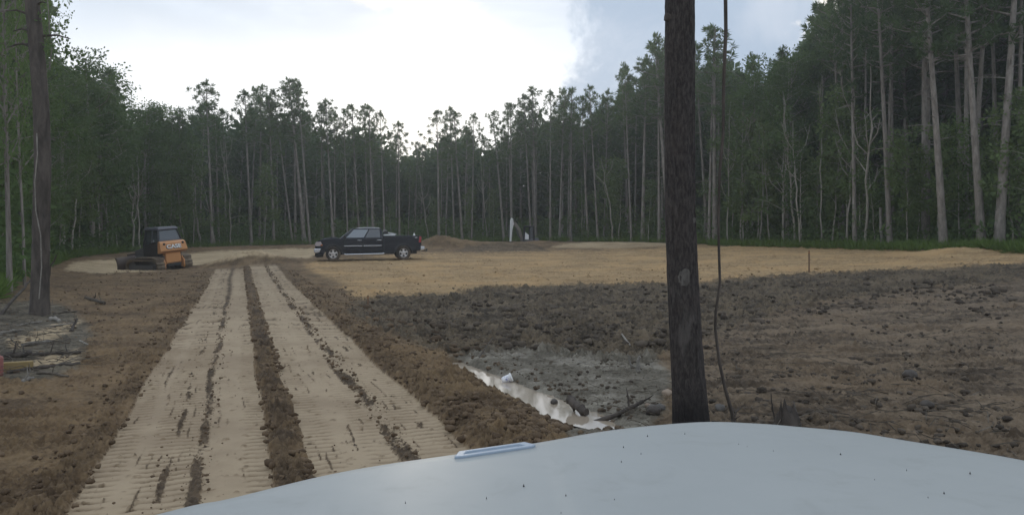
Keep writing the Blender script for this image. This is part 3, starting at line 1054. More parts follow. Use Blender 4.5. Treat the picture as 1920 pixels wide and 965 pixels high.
_SILX = [-200, 0, 60, 95, 110, 150, 195, 212, 235, 260, 300, 330, 345, 365, 383, 408, 430, 455, 480, 505, 530, 552, 575, 592, 615, 640, 660, 690, 715, 740,
         766, 785, 810, 850, 880, 902, 930, 950, 975, 1000, 1020, 1040, 1070, 1095, 1125, 1150, 1175, 1205, 1240, 1300, 1345, 1380, 1400, 1440, 1480, 1497, 1520, 1600, 1700, 1920, 2200]
_SILY = [-220, -150, -60, 90, 115, 84, 92, 150, 182, 172, 180, 196, 200, 162, 146, 162, 182, 168, 155, 178, 165, 149, 160, 200, 192, 208, 198, 194, 208, 222,
         252, 228, 205, 200, 205, 236, 216, 198, 190, 160, 178, 172, 165, 182, 150, 148, 128, 110, 72, 75, 55, 62, 100, 90, 76, 60, -20, -80, -170, -320, -420]


def sil(px):
    return float(np.interp(px, _SILX, _SILY))


def foot_y(px):
    return float(np.interp(px, _AZ, _FY))


def place_tree(name, meshes, x, y, H, H0, lean=(0, 0), label=None, cat='tree', group=None, girth=1.0, parts=('trunk', 'crown')):
    z = gz(x, y)
    s = H / H0
    o = empty(name, (x, y, z), (R(lean[1]), R(lean[0]), random.uniform(0, 0.001)))
    o.scale = (s * girth, s * girth, s)
    # turn the parts, not the root, so that the lean stays in the picture's plane
    a = random.uniform(0, 6.28)
    for nm, me in zip(parts, meshes):
        p = link_part(nm, me, o)
        p.rotation_euler = (0, 0, a)
    tag(o, label, cat, group)
    return o


SECT = [(-999, 60, 'at the far left edge of the clearing'), (60, 232, 'to the left of the orange bulldozer'), (232, 345, 'behind the orange bulldozer'),
        (345, 590, 'between orange bulldozer and black pickup'), (590, 790, 'behind the black pickup'),
        (790, 955, 'between black pickup and small excavator'), (955, 1012, 'behind the small excavator'),
        (1012, 1240, 'between small excavator and charred foreground trunk'), (1240, 1345, 'right behind the charred foreground trunk'),
        (1345, 1517, 'between hanging vine and tall stake'), (1517, 1640, 'just right of the tall stake'), (1640, 5000, 'at the right end of the clearing')]


def sector(px):
    for a, b, t in SECT:
        if a <= px < b:
            return t
    return SECT[-1][2]


ORD = ['first', 'second', 'third', 'fourth', 'fifth', 'sixth', 'seventh', 'eighth', 'ninth', 'tenth', 'eleventh', 'twelfth', 'thirteenth', 'fourteenth']

# front rank: photo column of the foot, column where the trunk meets the crown, kind, girth
FRONT = [
    # left: broadleaf and slender bare trunks
    ('broad', 118, 112, 1.0), ('bare', 134, 128, 1.0), ('broad', 172, 168, 1.35), ('bare', 205, 196, 0.9), ('bare', 249, 230, 1.25), ('bare', 264, 257, 1.1),
    ('broad', 273, 274, 1.2), ('broad', 322, 318, 1.0), ('bare', 376, 358, 1.2), ('pine', 398, 388, 1.05), ('bare', 433, 431, 0.9), ('pine', 472, 464, 1.05),
    ('bare', 404, 372, 0.8), ('pine', 514, 505, 1.0), ('pine', 549, 528, 0.7), ('pine', 571, 556, 1.35), ('pine', 581, 566, 0.85), ('pine', 605, 602, 0.8), ('pine', 625, 617, 1.0),
    ('pine', 652, 648, 0.7), ('pine', 674, 666, 1.0), ('pine', 690, 684, 0.75), ('pine', 700, 696, 1.0), ('pine', 721, 717, 0.8), ('pine', 749, 748, 1.0), ('bare', 803, 790, 0.9),
    ('pine', 823, 819, 1.15), ('pine', 852, 848, 0.8), ('pine', 867, 858, 1.1), ('pine', 884, 887, 0.8), ('bare', 913, 905, 0.8), ('pine', 945, 930, 1.1), ('pine', 959, 957, 0.9),
    ('pine', 996, 989, 0.95), ('pine', 1004, 1002, 1.25), ('pine', 1032, 1033, 0.8), ('pine', 1049, 1054, 0.85), ('pine', 1070, 1069, 1.0), ('pine', 1103, 1096, 0.95),
    ('pine', 1121, 1113, 0.8), ('bare', 1150, 1135, 1.1), ('pine', 1184, 1178, 0.7), ('pine', 1205, 1208, 1.25), ('pine', 1236, 1238, 0.8), ('pine', 1256, 1242, 1.3),
    ('pine', 1329, 1333, 0.8), ('pine', 1341, 1340, 1.35), ('bare', 1365, 1372, 0.8), ('bare', 1390, 1384, 1.0), ('broad', 1410, 1402, 1.0), ('bare', 1425, 1432, 0.9), ('bare', 1468, 1458, 1.0), ('broad', 1476, 1470, 1.0), ('bare', 1489, 1478, 1.2), ('bare', 1501, 1498, 1.0), ('bare', 1540, 1530, 0.8),
    ('bare', 1588, 1587, 1.0), ('big', 1603, 1597, 0.62), ('bare', 1620, 1612, 1.3),
    ('big', 1669, 1652, 0.66), ('big', 1735, 1733, 0.86), ('big', 1770, 1742, 0.88), ('big', 1818, 1852, 0.72), ('big', 1842, 1812, 0.88), ('big', 1872, 1902, 0.98),
]


def build_front():
    counts = {}
    rows = []
    for kind, px, pt, g in FRONT:
        counts.setdefault((sector(px), kind), []).append(px)
    KN = {'pine': ('pine_tree', 'tall slender pine', 17.0), 'big': ('pine_tree', 'stout grey-barked pine', 20.0),
          'broad': ('broadleaf_tree', 'bushy green broadleaf tree', 15.0), 'bare': ('bare_tree', 'thin pale crooked bare trunk', 9.0)}
    for i, (kind, px, pt, g) in enumerate(FRONT):
        Y = float(wood_edge(px)) + {'big': random.uniform(-0.4, 0.4), 'broad': random.uniform(2, 4.5)}.get(kind, random.uniform(-0.5, 1.2))
        if kind == 'big' and px in (1735, 1818):
            Y += 3.5
        x = atpx(px, Y)
        z = gz(x, Y)
        nm, what, H0 = KN[kind]
        same = sorted(counts[(sector(px), kind)])
        k = same.index(px)
        lean_px = pt - px
        lw = '' if abs(lean_px) < 6 else (' leaning left' if lean_px < 0 else ' leaning right')
        label = what + lw + ', front rank ' + sector(px)
        if len(same) > 1:
            label = ORD[k] + ' ' + {'pine': 'slender pine', 'big': 'stout grey pine', 'broad': 'bushy tree', 'bare': 'thin bare trunk'}[kind] + ' from left, front rank ' + sector(px)
        if kind == 'bare':
            H = random.uniform(0.5, 0.78) * (foot_y(px) - sil(px)) * Y / F
            H = min(H, 11)
            span = 0.6 * H
            lean = math.degrees(math.atan2((pt - px) * Y / F, max(H, 1)))
            o = place_tree(nm, [random.choice(BARES)], x, Y, H, 9.0, (lean, random.uniform(-1, 1)), label, 'tree', 'thin bare trunks along the edge of the wood', g * 9.0 / H * 1.15, parts=('trunk',))
            continue
        top = sil(pt) + random.uniform(-4, 10)
        H = EYE + (HOR - top) * Y / F - z
        zc = 0.62 * H
        lean = math.degrees(math.atan2((pt - px) * Y / F, zc))
        if kind == 'big':
            H = max(H, 19) if px > 1640 else max(H, 17.5)
            o = place_tree(nm, random.choice(PINES_BIG), x, Y, min(H, 23), 20.0, (lean, random.uniform(-1, 1)), label, 'pine', 'pines in the front rank of the wood', g)
        elif kind == 'pine':
            o = place_tree(nm, PINES[i % len(PINES)], x, Y, H, 17.0, (lean, random.uniform(-1, 1)), label, 'pine', 'pines in the front rank of the wood', g)
        else:
            o = place_tree(nm, BROADS[i % len(BROADS)], x, Y, H, 15.0, (0, 0), label, 'tree', 'broadleaf trees in the front rank of the wood', g)
            o.scale = (o.scale[0] * 0.95, o.scale[1] * 0.95, o.scale[2])


def build_ranks():
    # deeper ranks: nothing in the photograph tells these apart within a stretch
    for rank, (off, step, drop, kinds) in enumerate([(3.5, 3.2, 12, 'mix'), (7.5, 2.6, 14, 'mix'), (12.5, 3.0, 34, 'full'), (18.0, 3.4, 44, 'full')]):
        px = -260.0
        while px < 2250:
            Y = float(wood_edge(px)) + off + random.uniform(-1.4, 1.4)
            x = atpx(px, Y)
            H = EYE + (HOR - (sil(px) + drop + random.uniform(-8, 55))) * Y / F - gz(x, Y)
            H = max(6.0, min(H, 24))
            leafy = px < 335 or 1385 < px < 1500
            d = 'deep in the wood '
            if kinds == 'mix' and leafy and random.random() < 0.75:
                me = random.choice(BROADS + BROADS_DK); H0 = 15.0 if me in BROADS else 13.0
                g = min(1.0, 13.0 / H)
                place_tree('broadleaf_tree', me, x, Y, H, H0, (0, 0), 'broadleaf tree behind the front rank, ' + sector(px), 'tree', 'broadleaf trees behind the front rank ' + sector(px), g)
            elif kinds == 'full':
                place_tree('pine_tree', random.choice(PINES_FULL), x, Y, H, 17.0, (random.gauss(0, 1.2), 0), 'dense dark pine ' + d + sector(px), 'pine', 'dense pines deep in the wood ' + sector(px), 1.0)
            else:
                me = random.choice(PINES) if random.random() < 0.72 or rank == 0 else random.choice(PINES_FULL)
                place_tree('pine_tree', me, x, Y, H, 17.0, (random.gauss(0, 1.6), random.gauss(0, 1)), 'slim pine behind the front rank, ' + sector(px), 'pine', 'slim pines behind the front rank ' + sector(px), random.uniform(0.75, 1.0))
            px += step / Y * F * random.uniform(0.75, 1.25) / (1.0 + 0.25 * (px > 1500 and px < 1920))
    # leafy young trees and shrubs along the edge
    sap_px = [(82, 5), (110, 5), (150, 6), (186, 7), (222, 5), (300, 6), (345, 7), (362, 8), (412, 5), (430, 6), (495, 7.5), (512, 4), (600, 4), (668, 4.5), (735, 4), (810, 4.5), (880, 5), (925, 5), (1030, 4),
              (1090, 6), (1132, 8), (1160, 7), (1215, 5), (1320, 5), (1375, 7), (1395, 8), (1420, 8.5), (1445, 8), (1470, 9), (1500, 7), (1530, 6), (1560, 8), (1585, 9.3), (1612, 8), (1640, 5), (1700, 6.5),
              (1722, 5), (1755, 6), (1800, 6), (1830, 6.5), (1868, 6), (1900, 7), (1935, 7)]
    cnt = {}
    for px, h in sap_px:
        cnt.setdefault(sector(px), []).append(px)
    for i, (px, h) in enumerate(sap_px):
        Y = float(wood_edge(px)) + random.uniform(0.2, 2.2)
        x = atpx(px, Y)
        me = SAPS[i % len(SAPS)]
        same = cnt[sector(px)]
        lab = ('leafy sapling ' + sector(px)) if len(same) == 1 else (ORD[same.index(px)] + ' leafy sapling from left, ' + sector(px))
        place_tree('young_tree', me, x, Y, h, 6.3, (random.gauss(0, 3), 0), lab, 'young tree', 'leafy young trees along the edge of the wood', 1.0)
    px = -200.0
    while px < 2150:
        Y = float(wood_edge(px)) + random.uniform(0.0, 1.5)
        x = atpx(px, Y)
        me = random.choice(SHRUBS)
        hgt = random.uniform(0.55, 1.25) * (1.25 if px < 340 or px > 1330 else 0.8)
        o = bpy.data.objects.new('shrub', me)
        o.location = (x, Y, gz(x, Y) - 0.05); o.rotation_euler = (0, 0, random.uniform(0, 6.28)); o.scale = (hgt, hgt, hgt)
        COL.objects.link(o)
        tag(o, 'low green shrub at the wood edge ' + sector(px), 'shrub', 'low shrubs at the foot of the wood ' + sector(px))
        px += random.uniform(1.3, 2.6) / Y * F
    # undergrowth: one leafy mass between the trunks
    lv = Leaves()
    for _ in range(5200):
        px = random.uniform(-260, 2250)
        Y = float(wood_edge(px)) + 1.5 + 14 * random.random() ** 1.1
        x = atpx(px, Y)
        tall = 2.2 if 335 < px < 1330 else 4.5
        hh = tall * random.random() ** 1.6
        lv.tuft((x, Y, gz(x, Y) + hh), random.uniform(0.5, 1.0), 13, 0.34, 0.2, None, radial=False)
    me = lv.mesh('undergrowth', M['shrub'])
    o = bpy.data.objects.new('undergrowth', me); COL.objects.link(o)
    tag(o, 'leafy undergrowth filling the shade between the trunks of the wood', 'undergrowth', kind='stuff')
    # grass along the edge of the wood
    lv = Leaves()
    for _ in range(2600):
        px = random.choice([random.uniform(-60, 215), random.uniform(1330, 1960), random.uniform(1330, 1960), random.uniform(215, 1330)])
        Y = float(wood_edge(px)) + random.uniform(-2.4, 0.8) * (1 if px < 220 or px > 1330 else 0.4)
        x = atpx(px, Y)
        lv.tuft((x, Y, gz(x, Y)), 0.3, 9, random.uniform(0.25, 0.6), 0.05, (0, 0, 1.6))
    o = bpy.data.objects.new('grass', lv.mesh('grass', M['grass'])); COL.objects.link(o)
    tag(o, 'rank green grass in a strip along the foot of the wood', 'grass', kind='stuff')


build_front()
build_ranks()


# ------------------------------------------------------------------ big trunks near the camera
def big_trunk_mesh(H, r0, r1, leanpts, seed, flare=0.12, nseg=64, rows=230, furrow=0.012, visible=6.0):
    """bark-furrowed trunk; leanpts gives the axis"""
    zs = np.concatenate([np.linspace(-0.3, visible, rows), np.linspace(visible, H, 24)[1:]])
    ax = np.interp(zs, [p[2] for p in leanpts], [p[0] for p in leanpts]); ay = np.interp(zs, [p[2] for p in leanpts], [p[1] for p in leanpts])
    th = np.linspace(0, 2 * np.pi, nseg, endpoint=False)
    Z, T = np.meshgrid(zs, th, indexing='ij')
    rad = r0 + (r1 - r0) * np.clip(Z / H, 0, 1) + flare * np.exp(-np.clip(Z, 0, None) / 0.35) * (0.7 + 0.5 * np.cos(T * 4 + 1.0))
    cx, sy = np.cos(T), np.sin(T)
    f = fbm(cx * 5.5 + 20 + Z * 0.05, sy * 5.5 + Z * 1.1, 4, seed, 0.6)
    g = fbm(cx * 2.2 + 5, sy * 2.2 + Z * 0.5, 3, seed + 8)
    rad = rad + furrow * (0.6 - np.abs(f) * 3.0) + 0.010 * g
    X = ax[:, None] + rad * cx; Yv = ay[:, None] + rad * sy
    V = np.stack([X, Yv, Z], -1).reshape(-1, 3)
    idx = np.arange(len(zs) * nseg).reshape(len(zs), nseg); i2 = np.roll(idx, -1, 1)
    Q = np.stack([idx[:-1], i2[:-1], i2[1:], idx[1:]], -1).reshape(-1, 4)
    mb = MB(); mb.v = [tuple(v) for v in V]; mb.f = [tuple(q) for q in Q]
    return mb


def char_bark():
    m, nt, b = new_mat('charred_bark')
    t = nn(nt, 'ShaderNodeTexCoord')
    v = t.outputs['Object']
    mp = nn(nt, 'ShaderNodeMapping'); mp.inputs['Scale'].default_value = (1, 1, 0.30); nt.links.new(v, mp.inputs[0])
    n1 = noise(nt, mp.outputs[0], 46, 7, 0.75, 0.3)
    n2 = noise(nt, v, 3.0, 5, 0.65)
    n3 = noise(nt, mp.outputs[0], 7, 5, 0.6)
    c = mixc(nt, sstep(nt, n1, 0.34, 0.68), (0.020, 0.017, 0.016), (0.080, 0.068, 0.062))
    c = mixc(nt, mth(nt, 'MULTIPLY', sstep(nt, n2, 0.45, 0.7), 0.25), c, (0.085, 0.068, 0.058))
    s = nn(nt, 'ShaderNodeSeparateXYZ'); nt.links.new(v, s.inputs[0])
    # grey, weathered wood where the bark has been scraped, and char at the foot
    zz = s.outputs[2]
    strip = mth(nt, 'MULTIPLY', sstep(nt, n3, 0.50, 0.62), mth(nt, 'MULTIPLY', sstep(nt, zz, 0.55, 0.75), mth(nt, 'SUBTRACT', 1.0, sstep(nt, zz, 1.15, 1.35))))
    c = mixc(nt, mth(nt, 'MULTIPLY', strip, 0.45), c, (0.15, 0.135, 0.12))
    foot = mth(nt, 'SUBTRACT', 1.0, sstep(nt, mth(nt, 'ADD', zz, mth(nt, 'MULTIPLY', mth(nt, 'SUBTRACT', n2, 0.5), 0.6)), 0.12, 0.42))
    c = mixc(nt, mth(nt, 'MULTIPLY', foot, 0.75), c, (0.012, 0.011, 0.011))
    nt.links.new(c, b.inputs['Base Color'])
    b.inputs['Roughness'].default_value = 0.88
    b.inputs['Specular IOR Level'].default_value = 0.25
    bp = nn(nt, 'ShaderNodeBump'); bp.inputs['Strength'].default_value = 0.9; bp.inputs['Distance'].default_value = 0.012
    nt.links.new(n1, bp.inputs['Height']); nt.links.new(bp.outputs[0], b.inputs['Normal'])
    return m


def build_far_wood():
    # beyond the last rank the wood reads as one dark mass
    lv = Leaves(); tr = MB()
    for _ in range(9500):
        px = random.uniform(-420, 2500)
        Y = float(wood_edge(px)) + random.uniform(20, 34)
        top = EYE + (HOR - (sil(px) + 70)) * Y / F
        x = atpx(px, Y); z0 = gz(x, Y)
        z = z0 + (min(top, 22) - z0) * random.random() ** 1.35
        lv.tuft((x, Y, z), random.uniform(0.9, 1.7), 12, 0.95, 0.6, None, radial=False)
    for _ in range(5200):
        px = random.uniform(-420, 2500)
        Y = float(wood_edge(px)) + random.uniform(36, 44)
        top = EYE + (HOR - (sil(px) + 85)) * Y / F
        x = atpx(px, Y); z0 = gz(x, Y)
        lv.tuft((x, Y, z0 + (min(top, 22) - z0) * random.random() ** 1.5), random.uniform(1.0, 1.7), 9, 1.7, 1.2, None, radial=False)
    o = bpy.data.objects.new('far_wood', lv.mesh('far_wood', M['needles_dark'])); COL.objects.link(o)
    tag(o, 'dark mass of the wood going on behind the trees one can count', 'wood', kind='stuff')


build_far_wood()


def build_big_trunks():
    M['scar'] = bark_mat('scraped_wood', (0.075, 0.068, 0.060), (0.190, 0.175, 0.155), 0.4, 30.0)
    Y = 6.75
    x0 = atpx(1297, Y)
    z0 = gz(x0, Y)

    def off(px, py):   # axis offset for a photo pixel on the trunk
        return (atpx(px, Y) - x0, 0.0, EYE - (py - HOR) / F * Y - z0)
    axis = [off(1298, 830), off(1294, 760), off(1286, 640), off(1280, 520), off(1275, 400), off(1274, 200), off(1275, 0)]
    axis.append((axis[-1][0] + 0.02, 0.1, 9.0)); axis.append((axis[-1][0] + 0.1, 0.2, 17.0))
    root = empty('pine_tree', (x0, Y, z0))
    tag(root, 'thick dark charred trunk standing close in front of the white bonnet', 'pine', None)
    mb = big_trunk_mesh(17.0, 0.140, 0.080, axis, 400, flare=0.025, furrow=0.009, visible=4.4, nseg=96, rows=300)
    tr = mb.build('trunk', char_bark(), root, 80)
    # knot and torn bark high on the left side
    k = MB()
    kx, _, kz = off(1247, 38)
    k.tube([(kx + 0.05, -0.03, kz), (kx + 0.005, -0.05, kz + 0.01), (kx - 0.012, -0.055, kz - 0.02)], [0.055, 0.04, 0.012], 8)
    k.build('knot', M['bark_dark'], root)
    # scraped patches: torn slabs of bare grey wood
    for (px, py, w, h) in [(1278, 518, 0.060, 0.16), (1297, 413, 0.018, 0.05)]:
        sc = MB()
        ox, _, oz = off(px, py)
        cxa = np.interp(oz, [a[2] for a in axis], [a[0] for a in axis])
        R0 = 0.140 + (0.080 - 0.140) * oz / 17 + 0.006
        n = 26; ring = []
        for i in range(n):
            a = 2 * PI * i / n; rr = random.uniform(0.82, 1.08)
            dxp = ox - cxa + math.cos(a) * w * rr; dz = math.sin(a) * h * 0.5 * rr + random.uniform(-0.012, 0.012)
            ang = math.asin(max(-0.95, min(0.95, dxp / R0)))
            ring.append((cxa + R0 * math.sin(ang), -R0 * math.cos(ang) - 0.001, oz + dz))
        ang = math.asin((ox - cxa) / R0)
        sc.v.append((cxa + (R0 + .004) * math.sin(ang), -(R0 + .004) * math.cos(ang), oz)); sc.v.extend(ring)
        sc.f.extend([(0, 1 + i, 1 + (i + 1) % n) for i in range(n)])
        sc.build('bark_scar', M['scar'], root)
    # the crown, far above the picture
    cr = link_part('crown', PINES_BIG[0][1], root); cr.location = (axis[-1][0], 0.2, 4.5); cr.scale = (0.6, 0.6, 0.62)

    # left trunk
    Y = 16.3
    x0 = atpx(74, Y); z0 = gz(x0, Y)

    def off2(px, py):
        return (atpx(px, Y) - x0, 0.0, EYE - (py - HOR) / F * Y - z0)
    axis = [off2(74, 600), off2(76, 480), off2(80, 300), off2(77, 200), off2(68, 80), off2(60, 0)]
    axis.append((axis[-1][0] - 0.35, 0.2, 11.0)); axis.append((axis[-1][0] - 0.3, 0.3, 18.0))
    root = empty('pine_tree', (x0, Y, z0))
    tag(root, 'thick dark leaning pine trunk near the left edge, rising from the brush debris', 'pine', None)
    mb = big_trunk_mesh(18.0, 0.175, 0.08, axis, 430, flare=0.06, nseg=36, rows=120, furrow=0.012, visible=7.5)
    for (py, s, L) in [(15, 1, 0.16), (30, -1, 0.3), (60, -1, 0.35), (68, 1, 0.5), (92, -1, 0.25), (85, -1, 0.5)]:
        ox, _, oz = off2(float(np.interp(py, [0, 80, 200], [60, 68, 77])), py)
        p = Vector((ox, 0, oz)); q = p + Vector((s * (0.17 + L), random.uniform(-0.2, 0.2), -0.35 * L + 0.15))
        mb.tube([p, p.lerp(q, 0.6) + Vector((0, 0, 0.06)), q], [0.035, 0.022, 0.01], 5)
    mb.build('trunk', M['bark_dark'], root, 80)
    lv = Leaves()
    for (px, py, r) in [(85, 82, 0.12), (72, 35, 0.10)]:
        ox, _, oz = off2(px, py)
        lv.tuft((ox, 0.0, oz), r, 14, 0.12, 0.07, None, radial=False)
    lv_o = link_part('leaf_sprig', lv.mesh('leaf_sprig', M['leaves']), root); lv_o['kind'] = 'stuff'
    cr = link_part('crown', PINES_BIG[1][1], root); cr.location = (axis[-1][0] - 0.1, 0.3, 2.0); cr.scale = (0.8, 0.8, 0.8)

    # close trees at the left edge of the picture
    for i, (px, pt, yy, g, H, lab) in enumerate([(18, 6, 20.5, 0.44, 15, 'grey trunk at the left edge, left of the thick leaning pine'),
                                                 (46, 34, 23.0, 0.27, 14, 'thinner trunk close beside the thick leaning pine, on its left'),
                                                 (-40, -50, 19.0, 0.5, 16, 'dense leafy tree cut by the left edge of the picture')]):
        x = atpx(px, yy)
        me = BROADS_FINE[i]
        place_tree('broadleaf_tree', me, x, yy, H, 15.0, (math.degrees(math.atan2((pt - px) * yy / F, 5)), 0), lab, 'tree', None, g * 15.0 / H)
    px_list = [(-70, 26, 16), (-40, 29, 16), (40, 33, 10.5), (92, 38, 8.5)]
    for i, (px, yy, H) in enumerate(px_list):
        place_tree('broadleaf_tree', BROADS_FINE[i % 3], atpx(px, yy), yy, H, 13.0, (0, 0), ['tall leafy tree filling the upper left corner', 'leafy tree right behind the two left edge trunks',
                   'leafy tree showing on both sides of the thick leaning pine', 'lower leafy tree just right of the thick leaning pine'][i], 'tree', None, 0.62)


build_big_trunks()
# ------------------------------------------------------------------ machines
M['black_paint'] = simple('black_paint', (0.006, 0.009, 0.016), 0.20, 0.0, 0.25, dirt=(0.10, 0.075, 0.055), dirt_amt=0.05, spec=0.3)
M['lower_paint'] = simple('dusty_paint', (0.012, 0.014, 0.020), 0.25, 0.0, 0.8, dirt=(0.16, 0.12, 0.085), dirt_amt=0.25)
M['chrome'] = simple('chrome', (0.62, 0.63, 0.65), 0.16, 1.0, nscale=2, namp=0.05)
M['rim'] = simple('rim_metal', (0.52, 0.50, 0.49), 0.34, 0.85, namp=0.1, dirt=(0.20, 0.15, 0.10), dirt_amt=0.3)
M['tyre'] = simple('tyre_rubber', (0.030, 0.028, 0.026), 0.85, dirt=(0.21, 0.155, 0.105), dirt_amt=0.75, bump=0.004)
M['rubber'] = simple('black_plastic', (0.020, 0.020, 0.021), 0.6, namp=0.2)
M['glass'] = simple('tinted_glass', (0.035, 0.043, 0.052), 0.05, coat=0.5, namp=0.05, spec=0.9)
M['glass_clear'] = simple('door_glass', (0.16, 0.19, 0.22), 0.05, coat=0.6, namp=0.05, spec=1.0)
M['red_lens'] = simple('red_lens', (0.30, 0.015, 0.02), 0.15, coat=0.6)
M['lamp_lens'] = simple('lamp_lens', (0.42, 0.36, 0.36), 0.12, coat=0.6)
M['amber'] = simple('amber_lens', (0.45, 0.15, 0.04), 0.2, coat=0.5)
M['orange'] = simple('orange_paint', (0.60, 0.285, 0.115), 0.42, coat=0.15, namp=0.08, dirt=(0.23, 0.155, 0.095), dirt_amt=0.35)
M['orange_dirty'] = simple('dirty_orange_paint', (0.28, 0.135, 0.055), 0.6, namp=0.2, dirt=(0.13, 0.095, 0.065), dirt_amt=0.75)
M['cab_black'] = simple('cab_black', (0.022, 0.022, 0.026), 0.35, coat=0.2, dirt=(0.14, 0.11, 0.08), dirt_amt=0.15)
M['roof_dusty'] = simple('dusty_roof', (0.06, 0.06, 0.075), 0.35, coat=0.4, dirt=(0.20, 0.18, 0.16), dirt_amt=0.3)
M['muddy_steel'] = simple('muddy_steel', (0.13, 0.10, 0.072), 0.8, 0.1, namp=0.3, dirt=(0.32, 0.25, 0.17), dirt_amt=0.9, bump=0.01)
M['blade_steel'] = simple('blade_steel', (0.10, 0.075, 0.062), 0.55, 0.3, namp=0.3, dirt=(0.20, 0.15, 0.11), dirt_amt=0.4)
M['letter'] = simple('letter_white', (0.80, 0.80, 0.78), 0.4)
M['letter_shadow'] = simple('letter_shadow', (0.02, 0.02, 0.022), 0.5)
M['white_paint'] = simple('white_paint', (0.78, 0.77, 0.75), 0.4, coat=0.2, namp=0.04, dirt=(0.30, 0.25, 0.2), dirt_amt=0.25)
M['grey_paint'] = simple('grey_paint', (0.10, 0.10, 0.105), 0.5, namp=0.15, dirt=(0.2, 0.16, 0.12), dirt_amt=0.35)
M['boom_grey'] = simple('boom_grey', (0.25, 0.225, 0.195), 0.5, namp=0.1, dirt=(0.22, 0.18, 0.13), dirt_amt=0.5)
M['steel'] = simple('bare_steel', (0.42, 0.42, 0.43), 0.3, 1.0)


def pane(mb, quad, uv, off):
    """polygon given in (u, v) on a bilinear face, moved out along its normal"""
    A, B, C_, D = [Vector(p) for p in quad]      # A(0,0) B(1,0) C(1,1) D(0,1)
    n = (D - A).cross(B - A).normalized()
    pts = []
    for u, v in uv:
        p = A * (1 - u) * (1 - v) + B * u * (1 - v) + C_ * u * v + D * (1 - u) * v
        pts.append(p)
    k = len(pts)
    mb.add([p + n * off for p in pts] + [p - n * 0.012 for p in pts],
           [tuple(range(k))] + [(i, k + i, k + (i + 1) % k, (i + 1) % k) for i in range(k)])


def arc(cx, cz, r, a0, a1, n):
    return [(cx + r * math.cos(a0 + (a1 - a0) * i / n), cz + r * math.sin(a0 + (a1 - a0) * i / n)) for i in range(n + 1)]


def make_wheel(root, c, side, r=0.405, w=0.27):
    t = MB()
    prof = [(r * 0.60, -w * 0.46), (r * 0.80, -w * 0.52), (r * 0.94, -w * 0.50), (r, -w * 0.38), (r, w * 0.38), (r * 0.94, w * 0.50), (r * 0.80, w * 0.52), (r * 0.60, w * 0.46)]
    t.lathe(prof, 40, 'y', closed=True)
    for k in range(40):
        a = 2 * PI * k / 40
        for off in (-0.07, 0.07):
            t.box((r * math.cos(a + off), off, r * math.sin(a + off)), (0.018, 0.10, 0.030), Euler((0, -(a + off), 0)).to_matrix())
    tyre = t.build('tyre', M['tyre'], root, 35)
    tyre.location = c
    rm = MB()
    yo = side * w * 0.40
    rm.lathe([(r * 0.645, yo - side * 0.16), (r * 0.645, yo), (r * 0.61, yo + side * 0.02), (r * 0.565, yo + side * 0.005), (r * 0.55, yo - side * 0.15)], 40, 'y', closed=True)
    rm.lathe([(r * 0.20, yo - side * 0.05), (r * 0.20, yo + side * 0.005), (r * 0.11, yo + side * 0.02), (0.001, yo + side * 0.022)], 20, 'y')
    for k in range(5):
        a = 2 * PI * k / 5 + 0.3
        ca, sa = math.cos(a), math.sin(a)
        pr = [(-0.062, r * 0.14), (0.062, r * 0.14), (0.046, r * 0.40), (0.078, r * 0.585), (-0.078, r * 0.585), (-0.046, r * 0.40)]
        pts = [(ca * q - sa * p, sa * q + ca * p) for p, q in pr]
        rm.prism(pts, yo - side * 0.035, yo + side * 0.004)
    rim = rm.build('rim', M['rim'], tyre, 30)
    bk = MB(); bk.lathe([(r * 0.55, yo - side * 0.08), (0.001, yo - side * 0.08)], 24, 'y')
    bk.build('brake_disc', M['rubber'], tyre, 30)
    return tyre


